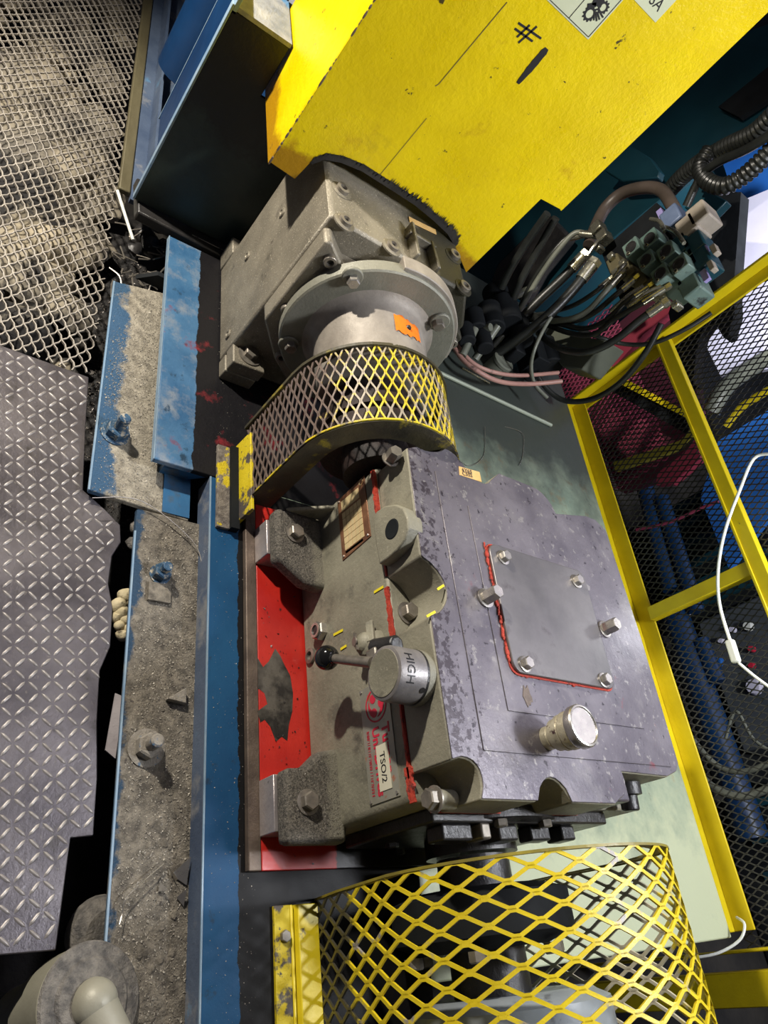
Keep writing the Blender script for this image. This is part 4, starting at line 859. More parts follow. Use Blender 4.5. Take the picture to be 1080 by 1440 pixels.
for i, (px, py, s, n_) in enumerate(((35, 120, 0.15, 0), (60, 220, 0.17, 1), (110, 190, 0.13, 2), (95, 330, 0.10, 3), (20, 370, 0.14, 4), (85, 50, 0.10, 5), (130, 260, 0.10, 6), (30, 300, 0.13, 7))):
    p = W(px, py, 'z', -0.10); mb = MB(); rock(mb, (p.x, p.y, -0.12), s, 0.35)
    tag(build(mb, 'stone_slab', M['rubble'], sharp=50), ['broad pale stone under the far corner of the mesh walkway', 'largest flat pale slab under the middle of the mesh walkway', 'sandy slab beside the olive edge bar under the mesh', 'small sandy stone nearest the dark drain hole', 'pale slab just above the tread plate edge', 'dark stone at the very top of the walkway', 'small stone tucked against the olive edge bar', 'grey slab at the left border under the mesh'][n_], 'stone', 'stones under the walkway')
# ------------------------------------------------------------------ pit clutter, rag, scraps
mb = MB()
for (px, py, s) in ((166, 852, 0.017), (176, 838, 0.017), (170, 862, 0.016), (181, 845, 0.012), (176, 872, 0.014), (180, 884, 0.012), (168, 880, 0.012), (172, 893, 0.012), (164, 868, 0.012)):
    p = W(px, py, 'z', -0.01); rock(mb, (p.x, p.y, p.z), s, 0.8)
for o_ in [build(mb, 'rag', M['rag'], sharp=80)]:
    sm = o_.modifiers.new('s', 'SUBSURF'); sm.levels = 1; sm.render_levels = 1
    tag(o_, 'crumpled yellowed rag wedged between tread plate and blue flange', 'rag')
mb = MB(); a = W(196, 745, 'z', -0.01); 
for (px, py, s) in ((195, 742, 0.016), (188, 765, 0.014), (200, 735, 0.012)): p = W(px, py, 'z', -0.005); rock(mb, tuple(p), s, 0.7)
tag(build(mb, 'dust_clump', M['ductdust'], sharp=80), 'grey clump of greasy dust at the end of the lower flange', 'dust clump')
mb = MB(); q = [W(162, 975, 'z', -0.02), W(174, 980, 'z', -0.02), W(162, 1067, 'z', -0.02), W(148, 1055, 'z', -0.02)]
mb.prism([(p.x, p.y) for p in q], 'z', -0.022, -0.019); tag(build(mb, 'paper_strip', mat('greyed_paper', (0.30, 0.27, 0.28), (0.40, 0.37, 0.38), 20, 0.7, 0, 0.3, 90)), 'long grey paper strip lying in the gap beside the tread plate', 'paper strip')
mb = MB()
for a, b, c in (((240, 1230), (268, 1205), (262, 1245)), ((248, 1262), (262, 1250), (258, 1275)), ((225, 1240), (236, 1252), (222, 1254)), ((236, 1218), (250, 1236), (246, 1240))):
    ps = [W(*p, 'z', 0.022+0.01*(i == 1)) for i, p in enumerate((a, b, c))]; mb.add([tuple(p) for p in ps]+[tuple(p+Vector((0, 0, 0.001))) for p in ps], [(2, 1, 0), (3, 4, 5), (0, 1, 4, 3), (1, 2, 5, 4), (2, 0, 3, 5)])
tag(build(mb, 'foil_scrap', M['steel'], sharp=None), 'torn shiny foil scraps lying in the dust of the lower flange', 'foil scrap')
mb = MB(); mb.prism([(p.x, p.y) for p in (W(232, 985, 'z', .021), W(258, 970, 'z', .021), W(258, 992, 'z', .021))], 'z', 0.0205, 0.032); tag(build(mb, 'metal_chip', M['dustbolt'], bevel=0.001), 'small upright three-cornered metal chip on the dusty lower flange', 'metal chip')
# drain opening and black clutter near the walkway corner
mb = MB()
for (px, py, s) in ((205, 330, 0.03), (225, 318, 0.022), (215, 350, 0.028), (190, 350, 0.02), (232, 345, 0.018)): p = W(px, py, 'z', -0.03); rock(mb, tuple(p), s, 0.6)
tag(build(mb, 'oily_lump', M['black'], sharp=60), 'oily black lumps piled between mesh walkway and blue deck end', 'oily debris')
mb = MB()
for i in range(34):
    x = random.uniform(-1.5, -1.24); y = random.uniform(-0.26, -0.12); r = random.uniform(0.004, 0.011); mb.tube([(x, y, -0.02), (x+random.uniform(-.03, .03), y+random.uniform(-.03, .03), -0.015), (x+random.uniform(-.04, .04), y+random.uniform(-.04, .04), -0.02)], 0.0018, 5, 3)
o = build(mb, 'swarf', M['bolt'], sharp=None, kind='stuff'); o['label'] = 'shiny curled metal swarf in the hole by the blue deck end'; o['category'] = 'swarf'
random.seed(11)
def reg_fl(x0, x1, y0, y1, z, keep=None):
    def f():
        x = random.uniform(x0, x1); y = random.uniform(y0, y1)
        if keep and not keep(x, y): return None
        return (x, y, z)
    return f
kp = lambda x, y: noise.noise(Vector((x*16, y*16, 3)))+ (y+0.15)*5 > -0.15-0.6*random.random()**3
grit('flange_grit', reg_fl(-0.69, 0.15, -0.180, -0.080, 0.020, kp), 9000, 0.0008, 0.0022, M['grit'], 'grey metal grit covering the lower blue flange')
grit('upper_flange_grit', reg_fl(-1.20, -0.71, -0.270, -0.150, 0.020, lambda x, y: noise.noise(Vector((x*14, y*14, 3)))+(y+0.22)*7 > -0.12-0.8*random.random()**3), 6000, 0.0008, 0.0022, M['grit'], 'pale metal grit covering the upper blue flange')
grit('pit_grit', reg_fl(-1.5, 0.1, -0.30, -0.10, -0.15), 5000, 0.002, 0.006, M['gritdark'], 'dark oily grit in the gap beside the walkway')
grit('foot_grit', lambda: random.choice(((random.uniform(-0.686, -0.60), random.uniform(0.01, 0.09), 0.1495), (random.uniform(-0.25, -0.16), random.uniform(0.01, 0.09), 0.1495))), 1800, 0.0006, 0.0015, M['gritdark'], 'black grit lying on the gearbox feet')
grit('red_plate_grit', reg_fl(-0.73, -0.13, 0.01, 0.09, 0.0738), 160, 0.0008, 0.0028, M['black'], 'black specks scattered on the red base plate')
grit('deck_grit', reg_fl(-1.36, 0.1, -0.07, 0.0, 0.062), 900, 0.0005, 0.0014, M['grit'], 'sparse grit on the black deck edge')
mb = MB(); random.seed(21)
for _ in range(130):
    x = random.uniform(-0.66, 0.12); y = random.gauss(-0.118, 0.020)
    if -0.175 < y < -0.088: rock(mb, (x, y, 0.0195), random.uniform(0.002, 0.005)*(1.5 if x > -0.2 else 1), 0.4)
o = build(mb, 'caked_dirt', M['flangedust'], sharp=20, kind='stuff'); o['label'] = 'caked dirt lumps along the dusty lower blue flange'; o['category'] = 'dirt'
for i in range(5):
    mb = MB(); pts = [((130, 700), (200, 705), (270, 760), (285, 800)), ((270, 330), (300, 345), (330, 360), (350, 372)), ((230, 1215), (180, 1260), (172, 1285), (168, 1300)), ((640, 640), (660, 655), (680, 640), (682, 600)), ((710, 600), (735, 610), (735, 640), (730, 655))][i]
    z = [0.03, 0.07, 0.03, 0.062, 0.062][i]; mb.tube([W(*p, 'z', z+0.003*(k % 2)) for k, p in enumerate(pts)], 0.0008, 5, 6)
    tag(build(mb, 'wire_strand', M['steel'], sharp=None), ['thin wire strand curving off the end of the lower blue flange', 'thin wire strand on the deck beside the dark green panel', 'thin wire strand near the grey pipe fitting', 'thin curled wire on green bed next to gearbox top corner', 'thin hooked wire lying in the middle of the green bed'][i], 'wire')

# ------------------------------------------------------------------ pipe fitting bottom left
pf = thing('pipe_fitting', 'grey-green pipe with dust covered cap and elbow at the bottom left corner', 'pipe fitting', (0.0, -0.25, -0.15))
C0 = W(126, 1408, 'z', 0.03); up = Vector((-0.10, 0.16, 1)).normalized()
mb = MB(); b0 = C0-up*0.182
mb.lathe([(0.046, 0), (0.046, 0.085), (0.053, 0.088), (0.053, 0.125), (0.061, 0.130), (0.062, 0.178), (0.059, 0.182)], b0, up, 48); build(mb, 'pipe_body', M['duct'], pf)
mb = MB(); mb.lathe([(0.061, 0), (0.0635, 0.002), (0.061, 0.005), (0.046, 0.006), (0.042, 0.010), (0.0, 0.013)], b0+up*0.182, up, 48); build(mb, 'cap', M['ductdust'], pf)
mb = MB(); mb.ball(C0+up*0.010+Vector((0.004, 0.0, 0)), 0.0275, 24, 14); mb.tube([C0+up*0.010+Vector((0.004, 0.0, 0)), C0+up*0.016+Vector((0.03, 0.012, 0)), C0+up*0.018+Vector((0.06, 0.03, 0))], 0.0255, 24, 6); build(mb, 'elbow', M['duct'], pf)
mb = MB(); p = C0+up*0.018+Vector((0.05, 0.024, 0)); mb.cyl(p, p+Vector((0.02, 0.008, -0.002)), 0.034, n=28); build(mb, 'elbow_collar', M['duct'], pf)
mb = MB(); mb.lathe([(0.045, 0), (0.045, 0.02), (0.03, 0.03)], W(138, 1310, 'z', -0.06), (0.2, 0.1, 1), 24); tag(build(mb, 'buried_elbow', M['ductdust']), 'dust covered rounded pipe end in the dark gap beside the lower flange', 'pipe')

# ================================================================== YELLOW MESH FENCE behind
YFn = 1.2322
fn = thing('mesh_fence', 'yellow angle iron fence frame with dark diamond mesh behind the gearboxes', 'fence', (-0.7, 1.23, 0.06))
def bar(name, a, b, m='yellowdull'):
    mb = MB(); mb.box(a, b); return build(mb, name, M[m], fn, bevel=0.002)
bar('bottom_rail', (-1.515, 1.176, 0.036), (0.026, 1.232, 0.042)); bar('bottom_rail', (-1.515, 1.226, 0.042), (0.026, 1.232, 0.090))
bar('middle_rail', (-1.495, 1.205, 0.385), (0.3, 1.232, 0.425)); bar('middle_rail_face', (-1.495, 1.200, 0.385), (0.3, 1.205, 0.393))
bar('post', (-1.515, 1.195, 0.04), (-1.505, 1.238, 1.4)); bar('post', (-1.505, 1.230, 0.04), (-1.470, 1.238, 1.4))
bar('post', (-0.750, 1.205, 0.09), (-0.712, 1.232, 0.386))
bar('post', (-0.738, 1.236, 0.425), (-0.722, 1.25, 1.4), 'banddark')
bar('end_post', (0.060, 1.190, -0.40), (0.066, 1.250, 1.4)); bar('end_post', (0.100, 1.190, -0.40), (0.165, 1.250, 1.4))
bar('sill_strip', (-1.5, 1.150, 0.0385), (0.026, 1.1755, 0.041), 'banddark')
mb = MB(); SF = lambda u, v: ((v, 1.242, u), (0, -1, 0)); 
expanded(mb, lambda u, v: ((v, 1.242, u), (0, -1, 0)), 0.05, 1.02, -1.50, 0.06, 0.034, 0.0092, 0.0030, 0.0016, 0.3)
build(mb, 'diamond_mesh', M['meshdark'], fn, sharp=None, kind='stuff')
# white cable with inline switch
mb = MB(); wc = [(1085, 638, 1.17), (1060, 645, 1.17), (1040, 690, 1.17), (1020, 745, 1.16), (1010, 800, 1.15), (1012, 850, 1.15), (1028, 905, 1.15)]
ca = thing('white_power_cable', 'white power cable with inline switch hanging in front of the mesh fence', 'cable', W(1028, 912, 'y', 1.15))
mb.tube([W(x, y, 'y', v) for x, y, v in wc], 0.0042, 8, 6); mb.tube([W(x, y, 'y', v) for x, y, v in ((1034, 928, 1.15), (1060, 950, 1.16), (1090, 972, 1.17))], 0.0035, 8, 5); build(mb, 'cord', M['white'], ca)
a = W(1026, 900, 'y', 1.148); b_ = W(1036, 932, 'y', 1.148); mb = MB(); mb.quadbar(a, b_, (0, -1, 0), 0.020, 0.018); build(mb, 'inline_switch', M['white'], ca, bevel=0.005, seg=3)
mb = MB(); mb.tube([W(x, y, 'y', v) for x, y, v in ((1036, 1290, 1.19), (1047, 1300, 1.17), (1040, 1322, 1.15), (1010, 1340, 1.12), (975, 1347, 1.10))], 0.003, 8, 6); tag(build(mb, 'power_cord', M['white']), 'thin pale cord looped round the foot of the fence corner', 'cord')

# ------------------------------------------------------------------ rod, hoses and fitting on the green bed
mb = MB(); mb.cyl(W(618, 524, 'z', 0.066), W(775, 598, 'z', 0.066), 0.0058, n=12); tag(build(mb, 'long_rod', mat('pale_rod', (0.45, 0.50, 0.40), None, 9, 0.35, 0.3, 0.05, 40)), 'pale straight rod lying across the green bed behind the mesh guard', 'rod')
mb = MB(); mb.cyl(W(650, 517, 'z', 0.064), W(688, 539, 'z', 0.064), 0.003, n=8); tag(build(mb, 'short_rod', M['fitting']), 'short thin rod lying beside the pink hoses', 'rod')
def hose(name, pts, r, m, label, cat='hose', group=None, rib=0, ribn=0, fit=None, n=10):
    P_ = [W(x, y, 'y', v) for x, y, v in pts]
    if fit:
        t = thing(name, label, cat, P_[0], group); mb = MB(); mb.tube(P_, r, n, 6, rib, ribn); build(mb, 'hose_body', M[m], t, sharp=60)
        d = (P_[1]-P_[0]).normalized(); mb = MB(); mb.cyl(P_[0]-d*0.012, P_[0]+d*fit*0.55, r*1.25, n=12); mb.hexa(P_[0]-d*0.03, d, r*1.35, 0.018); build(mb, 'crimped_fitting', M['fitting'], t)
        return t
    mb = MB(); mb.tube(P_, r, n, 6, rib, ribn); o = build(mb, name, M[m], sharp=60); tag(o, label, cat, group); return o
HG = 'black hydraulic hoses behind the yellow guard'
hose('hydraulic_hose', [(812, 332, .98), (795, 336, .96), (772, 362, .94), (748, 398, .90), (728, 440, .86), (712, 470, .84), (690, 500, .82)], 0.0085, 'hose', 'upper thin hydraulic hose bending over from the valve block beside the yellow guard edge', group=HG, fit=.05)
hose('hydraulic_hose', [(828, 330, .96), (808, 328, .94), (785, 352, .92), (757, 392, .89), (735, 430, .86), (715, 462, .83), (690, 492, .80)], 0.0085, 'hosegrey', 'second thin hose with silver elbow just right of the uppermost one', group=HG, fit=.05)
hose('hydraulic_hose', [(815, 366, .92), (790, 392, .90), (755, 425, .87), (720, 462, .84), (690, 485, .82), (652, 508, .80)], 0.014, 'hose', 'thick black hose, upper one of the thick pair running down to the bed', group=HG, fit=.06, n=14)
hose('hydraulic_hose', [(829, 378, .90), (808, 405, .88), (775, 440, .85), (738, 470, .82), (700, 496, .80), (660, 518, .78)], 0.015, 'hose', 'thick black hose, lower one of the thick pair with long silver sleeve', group=HG, fit=.07, n=14)
hose('hydraulic_hose', [(852, 398, .92), (835, 412, .90), (805, 430, .89), (770, 440, .88), (742, 444, .88)], 0.0065, 'hose', 'thin black hose leaving the small silver fitting above the grey box', group=HG, fit=.04)
hose('hydraulic_hose', [(868, 392, .91), (850, 412, .89), (828, 436, .88), (805, 448, .87), (775, 452, .87)], 0.0085, 'hosegrey', 'grey sheened hose curving under the small silver fittings', group=HG, fit=.05)
hose('hydraulic_hose', [(886, 398, .92), (862, 418, .90), (835, 440, .89), (805, 452, .88), (775, 446, .88), (745, 450, .88)], 0.0075, 'hose', 'black hose fifth along the row of silver fittings', group=HG, fit=.05)
hose('hydraulic_hose', [(905, 408, .92), (880, 425, .90), (850, 452, .89), (820, 462, .88), (785, 455, .88), (752, 448, .88)], 0.0075, 'hose', 'black hose sixth along the row of silver fittings', group=HG, fit=.05)
hose('hydraulic_hose', [(928, 410, .92), (900, 428, .90), (865, 448, .89), (835, 470, .88), (800, 468, .88), (765, 455, .88)], 0.0075, 'hose', 'black hose below the long thin silver pipe on the valve block', group=HG, fit=.09)
hose('hydraulic_hose', [(925, 432, .90), (900, 450, .89), (865, 478, .88), (830, 494, .87), (795, 492, .87), (765, 475, .87), (753, 445, .88)], 0.0100, 'hose', 'black hose making the wide sagging loop across the grey box', group=HG, fit=.05, n=12)
hose('hydraulic_hose', [(930, 455, .98), (905, 500, 1.0), (870, 540, 1.05), (830, 562, 1.08), (790, 562, 1.06), (760, 535, 1.0), (748, 500, .95), (762, 470, .92), (775, 450, .90)], 0.0085, 'hose', 'lowest black hose looping down over the corner of the yellow fence', group=HG, n=12)
hose('hydraulic_hose', [(1000, 440, 1.12), (965, 462, 1.10), (920, 482, 1.08), (880, 484, 1.06), (845, 475, 1.0), (812, 462, .95), (790, 448, .92)], 0.0065, 'hose', 'thin black hose running behind the fence rail corner to the valves', group=HG)
hose('hydraulic_hose', [(640, 462, .70), (665, 445, .74), (695, 428, .80), (725, 415, .88), (752, 405, .95)], 0.013, 'hosegrey', 'dull grey-green hose coming out behind the gear unit', n=14)
hose('hydraulic_hose', [(770, 300, .7), (745, 335, .72), (720, 375, .74), (705, 405, .76)], 0.011, 'hose', 'black hose hanging straight down under the yellow guard step', group=HG, n=12)
hose('hydraulic_hose', [(782, 306, .74), (760, 345, .76), (735, 390, .78), (722, 420, .8)], 0.011, 'hose', 'black hose hanging under the guard step, farther from the sheet edge', group=HG, n=12)
hose('brown_hose', [(828, 345, 1.02), (838, 318, 1.05), (852, 292, 1.07), (875, 272, 1.08), (905, 264, 1.08), (930, 268, 1.08), (946, 290, 1.06), (956, 312, 1.04)], 0.019, 'hosebrown', 'thick brown hose arching over the valve block', n=16)
hose('corrugated_conduit', [(1090, 160, 1.02), (1060, 188, 1.05), (1025, 205, 1.08), (990, 225, 1.12), (960, 248, 1.16), (938, 272, 1.2)], 0.026, 'hose', 'upper ribbed black conduit dangling in front of the dark teal machine', 'conduit', 'ribbed conduits', 0.22, 0.014, n=16)
hose('corrugated_conduit', [(1090, 205, 1.04), (1068, 228, 1.05), (1045, 248, 1.06), (1018, 262, 1.06), (995, 255, 1.06), (985, 236, 1.07), (998, 212, 1.08)], 0.024, 'hose', 'lower ribbed black conduit curling back under the upper one', 'conduit', 'ribbed conduits', 0.22, 0.014, n=16)
hose('black_cable', [(1090, 185, 1.0), (1050, 210, 1.02), (1010, 228, 1.04), (985, 250, 1.06), (965, 290, 1.08)], 0.012, 'hose', 'smooth black cable between the two ribbed conduits', 'cable')
hose('pink_hose', [(632, 478, .60), (650, 505, .62), (675, 524, .66), (705, 537, .74), (745, 540, .86), (790, 536, .95)], 0.0068, 'pinkhose', 'outer dirty pink hose lying on the green bed', group='pink hoses on the bed')
hose('pink_hose', [(640, 482, .62), (662, 508, .66), (690, 522, .72), (730, 528, .82), (785, 524, .97)], 0.006, 'pinkhose', 'inner dirty pink hose nearest the round cap', group='pink hoses on the bed')
hose('thin_tube', [(775, 446, .84), (765, 462, .83), (752, 490, .82), (747, 515, .84), (752, 540, .88), (770, 560, .92)], 0.0055, 'hosegrey', 'thin grey tube curling down beside the round cap')
# round cap on the bed
rc = thing('round_cap', 'dusty round dark green cap standing between the hoses', 'cap', (-1.4, 0.7, 0.06)); p = W(708, 508, 'z', 0.11); rc.location = (p.x, p.y, 0.0605)
mb = MB(); mb.lathe([(0.034, 0), (0.034, 0.042), (0.036, 0.044), (0.036, 0.052), (0.030, 0.055), (0.026, 0.053)], (p.x, p.y, 0.0605), (0, 0, 1), 28); build(mb, 'cap_body', M['hosegrey'], rc)
mb = MB(); mb.box((p.x-0.10, p.y-0.06, 0.0605), (p.x-0.04, p.y+0.05, 0.10)); build(mb, 'cap_mount', M['black'], rc, bevel=0.004)

# ------------------------------------------------------------------ valve block
vb = thing('valve_block', 'stack of green and blue hydraulic valves with round ports beside the fence corner', 'valve block', W(930, 400, 'y', .97))
def vbox(px, py, y, sx, sy, sz, m, name, bev=0.003):
    p = W(px, py, 'y', y); mb = MB(); mb.box((p.x-sx/2, p.y-sy/2, p.z-sz/2), (p.x+sx/2, p.y+sy/2, p.z+sz/2)); return build(mb, name, M[m], vb, bevel=bev), p
for i, (px, py) in enumerate(((896, 354), (917, 372), (937, 391), (922, 342), (945, 360), (963, 378))):
    o, p = vbox(px, py, 0.93, 0.046, 0.06, 0.046, 'valvegreen', 'valve_body')
    mb = MB(); mb.lathe([(0.0165, 0), (0.0165, 0.002), (0.0140, 0.0022), (0.013, 0.0012)], (p.x+0.002, p.y-0.030, p.z+0.001), (0, -1, 0), 20); build(mb, 'port', M['black'], o)
    bolt(vb, (p.x+0.016, p.y-0.030, p.z-0.012), (0, -1, 0), 0.006, 0.004, 0, 'fitting', 'port_screw', socket=True)
for i, (px, py, m) in enumerate(((952, 312, 'valveblue'), (975, 325, 'beige'), (990, 308, 'beige'), (975, 375, 'valvegreen'), (978, 408, 'valvegreen'), (965, 352, 'teal'), (985, 350, 'teal'), (955, 405, 'valvegreen'), (992, 372, 'teal'))):
    vbox(px, py, 0.97, 0.060, 0.07, 0.052, m, 'solenoid_coil' if i < 3 else 'valve_section', 0.005)
for (px, py) in ((990, 348), (992, 388), (930, 302)): vbox(px, py, 0.945, 0.035, 0.012, 0.016, 'lilac', 'lilac_tag', 0.001)
for (px, py) in ((1002, 375), (1006, 352)): vbox(px, py, 0.94, 0.030, 0.02, 0.014, 'beige', 'connector', 0.002)
for (px, py) in ((842, 322), (850, 334)): vbox(px, py, 0.96, 0.034, 0.04, 0.034, 'fitting', 'tee_block', 0.004)
for (px, py) in ((870, 375), (888, 385), (905, 398), (924, 408)): vbox(px, py, 0.955, 0.050, 0.05, 0.040, 'olive', 'manifold_section', 0.004)
for (px, py) in ((862, 362), (878, 372), (868, 385), (843, 350), (935, 425), (952, 430)): vbox(px, py, 0.93, 0.020, 0.03, 0.020, 'fitting', 'adapter_fitting', 0.004)
for (a, b) in (((905, 402), (858, 438)), ((930, 402), (882, 432)), ((880, 370), (858, 398)), ((842, 338), (826, 360)), ((930, 318), (962, 342)), ((915, 308), (935, 325))):
    mb = MB(); mb.tube([W(*a, 'y', .915), W((a[0]+b[0])/2+3, (a[1]+b[1])/2-5, 'y', .905), W(*b, 'y', .90)], 0.0055, 10, 5); build(mb, 'metal_pipe', M['fitting'], vb)
vbox(905, 360, 1.03, 0.22, 0.05, 0.20, 'blackmat', 'mounting_plate'); vbox(955, 372, 1.05, 0.12, 0.05, 0.16, 'blackmat', 'mounting_plate')
# grey junction box under the hoses
p = W(775, 468, 'y', 1.02)
mb = MB(); q = [W(x, y, 'y', 1.0) for x, y in ((758, 440), (800, 470), (852, 478), (818, 520), (790, 515), (752, 470))]
mb.prism([(v.z, v.x) for v in q], 'y', 1.0, 1.09); tag(build(mb, 'junction_box', mat('box_grey_green', (0.09, 0.10, 0.075), (0.12, 0.13, 0.10), 5, 0.5, 0, 0.1, 40), bevel=0.004), 'flat dull grey-green box face behind the looping hoses', 'junction box')
# dark clutter under the hoses, behind the gear unit
cl = thing('pump_set', 'dark oily pump and pipe cluster behind the rear gear unit', 'pump', (-1.5, 0.7, 0.06))
random.seed(5)
for (px, py, y, s) in ((655, 470, .62, .030), (668, 452, .66, .035), (690, 448, .74, .045), (680, 480, .68, .03), (712, 440, .8, .05), (730, 465, .85, .045), (722, 490, .84, .035), (752, 500, .95, .045), (745, 520, .95, .03), (700, 425, .8, .05), (770, 500, 1.0, .05)):
    p = W(px, py, 'y', y); mb = MB()
    if random.random() < 0.5: mb.box((p.x-s, p.y-s*.6, p.z-s*1.2), (p.x+s, p.y+s*.6, p.z+s*.7))
    else: mb.cyl((p.x-s, p.y, p.z), (p.x+s, p.y, p.z), s*0.8, n=20)
    build(mb, 'pump_body', M['blackmat'], cl, bevel=0.004)
for (a, b, y) in (((650, 500), (668, 462), .62), ((668, 505), (700, 458), .7), ((640, 470), (690, 460), .66)):
    mb = MB(); mb.cyl(W(*a, 'y', y), W(*b, 'y', y+.02), 0.011, n=12); build(mb, 'pipe_stub', M['hosegrey'], cl)

# ================================================================== BACKGROUND MACHINES
def slab(name, pts, y, depth, m, parent=None, bevel=0, label=None, cat=None, group=None):
    q = [W(a, b, 'y', y) for a, b in pts]; mb = MB(); mb.prism([(v.z, v.x) for v in q], 'y', y, y+depth)
    o = build(mb, name, M[m] if isinstance(m, str) else m, parent, bevel=bevel)
    if label: tag(o, label, cat, group)
    return o
tm = thing('teal_machine', 'dark teal machine body behind the tall yellow guard', 'machine', (-2.3, 1.4, 0.0))
mb = MB(); mb.box((-3.6, 1.36, -0.38), (-2.32, 2.2, 0.62)); build(mb, 'machine_body', M['teal'], tm, bevel=0.01)
slab('upper_body', ((1120, 20), (1120, 130), (905, 300), (760, 420), (740, 330), (1000, 60)), 1.33, 0.03, 'teal', tm, 0.004)
slab('bracket', ((915, 222), (928, 240), (925, 250), (875, 255), (850, 240), (880, 200)), 1.22, 0.03, 'teal', tm, 0.004)
slab('cover_bracket', ((985, 262), (1022, 282), (1000, 305), (962, 292)), 1.16, 0.03, 'teal', tm, 0.003)
slab('black_slot', ((1110, 70), (1110, 120), (1040, 165), (1010, 150)), 1.30, 0.02, 'blackmat', tm)
slab('support_leg', ((690, 395), (735, 425), (760, 380), (800, 330), (770, 300), (700, 370)), 1.25, 0.05, 'black', tm, 0.01)
slab('black_post', ((1042, 270), (1032, 400), (1033, 440), (1024, 470), (1017, 474), (1000, 445), (985, 470), (978, 500), (975, 540), (960, 540), (940, 440), (1000, 270)), 1.38, 0.05, 'blackmat', None, 0, 'black notched upright plate between the teal machine and the white sheet', 'plate')
slab('white_sheet', ((1036, 285), (1120, 250), (1120, 512), (1060, 522), (1015, 532), (985, 470), (1030, 400)), 1.70, 0.02, 'cloth', None, 0, 'large pale lilac-white sheet glowing behind the upper fence mesh', 'sheet')
slab('blue_tarp', ((1000, 180), (1120, 120), (1120, 290), (1040, 300)), 1.80, 0.03, 'tarp', None, 0, 'bright blue panel behind the ribbed conduits', 'panel')
slab('blue_tarp', ((1100, 565), (1100, 700), (1025, 800), (985, 700), (1010, 620)), 1.95, 0.03, 'tarp', None, 0, 'bright blue panel low behind the mesh near the white cable', 'panel')
rm = thing('red_machine', 'dark red mesh-sided machine with yellow stripes behind the fence corner', 'machine', (-2.0, 1.9, -0.2))
mb = MB(); q = [W(x, y, 'y', 1.75) for x, y in ((790, 520), (960, 380), (985, 600), (965, 660), (870, 690), (835, 600))]
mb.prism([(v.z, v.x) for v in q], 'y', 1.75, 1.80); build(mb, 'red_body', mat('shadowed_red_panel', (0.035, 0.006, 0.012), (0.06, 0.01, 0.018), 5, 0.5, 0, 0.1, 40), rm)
slab('red_panel', ((838, 505), (905, 440), (960, 425), (905, 470), (858, 523)), 1.45, 0.03, 'redmach', rm)
slab('yellow_stripe', ((828, 505), (836, 498), (858, 514), (852, 522)), 1.43, 0.02, 'yellowdull', rm)
slab('yellow_stripe', ((872, 540), (880, 533), (972, 582), (970, 590)), 1.62, 0.02, 'yellowdull', rm)
slab('black_beam', ((800, 500), (830, 505), (970, 592), (968, 612), (860, 550)), 1.64, 0.03, 'blackmat', rm)
slab('red_patch', ((925, 665), (958, 640), (978, 615), (985, 645), (945, 680), (922, 682)), 1.60, 0.03, 'redmach', rm)
mb = MB()
def SR(u, v): return ((v, 1.72, u), (0, -1, 0))
pz = [W(x, y, 'y', 1.72) for x, y in ((790, 520), (970, 620), (860, 680))]
expanded(mb, SR, -0.45, 0.08, -2.25, -1.45, 0.040, 0.012, 0.005, 0.002, 0.3); build(mb, 'red_mesh', M['meshred'], rm, sharp=None, kind='stuff')
slab('yellow_mesh_edge', ((862, 650), (955, 620), (985, 590), (988, 600), (955, 632), (865, 662)), 1.60, 0.02, mat('dull_yellow_edge', (0.22, 0.19, 0.02), None, 9, 0.5, 0, 0, 9), rm)
bt = thing('tube_stand', 'dark blue upright frame with crossing bars seen low through the fence mesh', 'machine frame', (-1.3, 2.0, -0.4))
for (a, b, r) in (((900, 660), (945, 830), .035), ((945, 850), (1060, 1180), .05), ((930, 700), (980, 860), .03), ((985, 900), (1010, 960), .03)):
    mb = MB(); mb.tube([W(*a, 'y', 2.0), W(*b, 'y', 2.0)], r, 12, 0); build(mb, 'blue_tube', M['bluedeep'], bt)
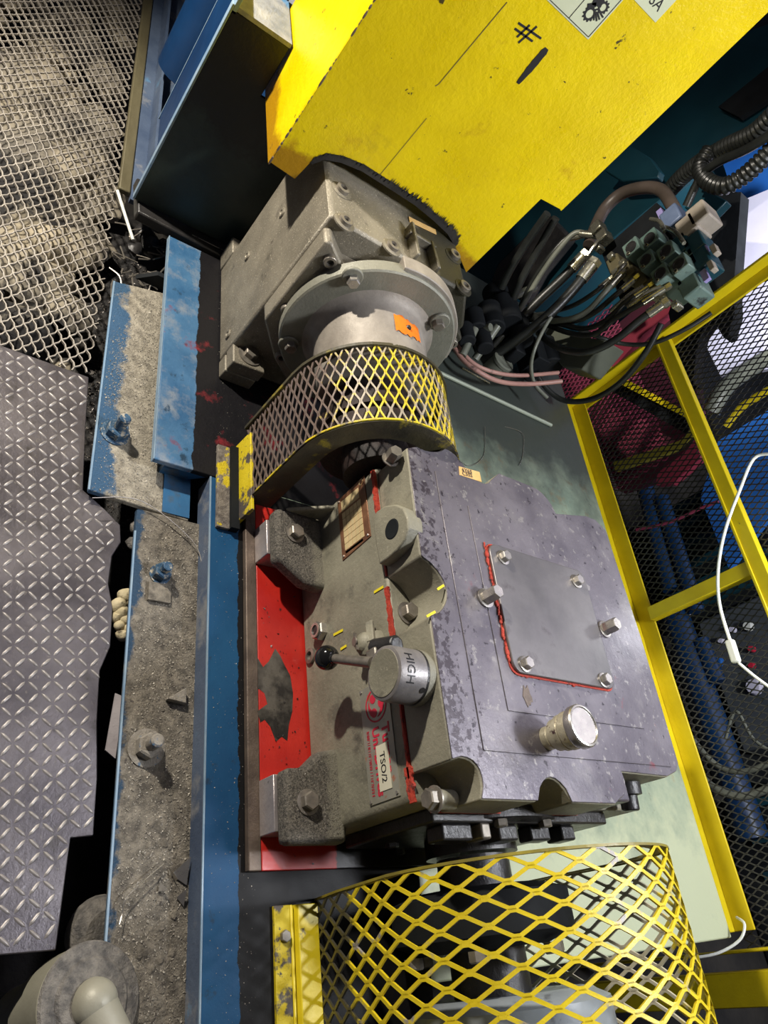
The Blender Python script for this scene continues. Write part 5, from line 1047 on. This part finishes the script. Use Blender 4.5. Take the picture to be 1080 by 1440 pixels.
hosesbg = [((895, 745), (940, 735), (985, 715), (1010, 705), .006, 'meshred', 'dark red cord slung behind the lower fence mesh'), ((1000, 580), (1020, 545), (1060, 515), (1100, 495), .03, 'hosegrey', 'fat grey hose curving behind the upper mesh near the white sheet'),
           ((1020, 600), (1040, 575), (1070, 555), (1100, 540), .014, 'yellowdull', 'yellow cable beneath the fat grey hose behind the mesh'), ((960, 1060), (1000, 1105), (1045, 1120), (1100, 1100), .012, 'hosegrey', 'grey braided hose sagging lowest behind the fence mesh'),
           ((945, 1000), (1000, 1070), (1045, 1085), (1100, 1065), .009, 'hosegrey', 'grey cable sagging just above the braided hose'), ((1020, 1040), (1035, 1000), (1060, 1040), (1100, 1065), .005, 'hosegrey', 'thin grey wire bent sharply behind the mesh right side')]
for a, b, c, d, r, m, lab in hosesbg: hose('background_hose' if 'hose' in lab else 'background_cable', [(x, y, 1.7) for x, y in (a, b, c, d)], r, m, lab, 'hose' if 'hose' in lab else 'cable')
cb = thing('control_cabinet', 'grey cabinet with red and blue dots behind the lower fence mesh', 'cabinet', (-0.9, 2.2, -0.4))
mb = MB(); p = W(1045, 950, 'y', 2.1); mb.box((p.x-0.25, 2.1, p.z-0.10), (p.x+0.25, 2.3, p.z+0.25)); build(mb, 'cabinet_body', mat('cabinet_dark', (0.05, 0.06, 0.07), (0.08, 0.09, 0.10), 4, 0.5, 0, 0, 9), cb, bevel=0.01)
for (px, py, m, s) in ((1055, 912, 'redink', .012), (1055, 935, 'redink', .012), (1008, 930, 'tarp', .018), (1050, 880, 'white', .018), (1058, 965, 'cloth', .03), (1012, 900, 'cloth', .012), (962, 860, 'cloth', .02), (1028, 885, 'cloth', .012)):
    p = W(px, py, 'y', 2.07); mb = MB(); mb.lathe([(s, 0), (s*0.8, 0.02)], (p.x, 2.09, p.z), (0, -1, 0), 14); build(mb, 'indicator', M[m], cb)
# low dark machinery along the floor behind the fence
for i, (x0, x1, y0, h, lab) in enumerate(((-1.5, -1.0, 2.12, 0.15, 'black machine block low behind the middle fence post'), (-0.95, -0.4, 2.15, -0.25, 'low black step behind the lower fence mesh'), (-0.36, 0.3, 2.12, 0.05, 'dark block at the foot of the background near the end post'))):
    t = thing('machine_block', lab, 'machine', ((x0+x1)/2, y0, -0.4)); mb = MB(); mb.box((x0, y0, -0.4), (x1, y0+0.35, h)); build(mb, 'block_body', M['blackmat'], t, bevel=0.01)
    mb = MB()
    for k in range(6): mb.box((x0+0.02+(x1-x0)*k/6, y0-0.02, -0.3), (x0+0.045+(x1-x0)*k/6, y0, h-0.03))
    build(mb, 'fin', M['teal'], t)
bpy.context.view_layer.update()
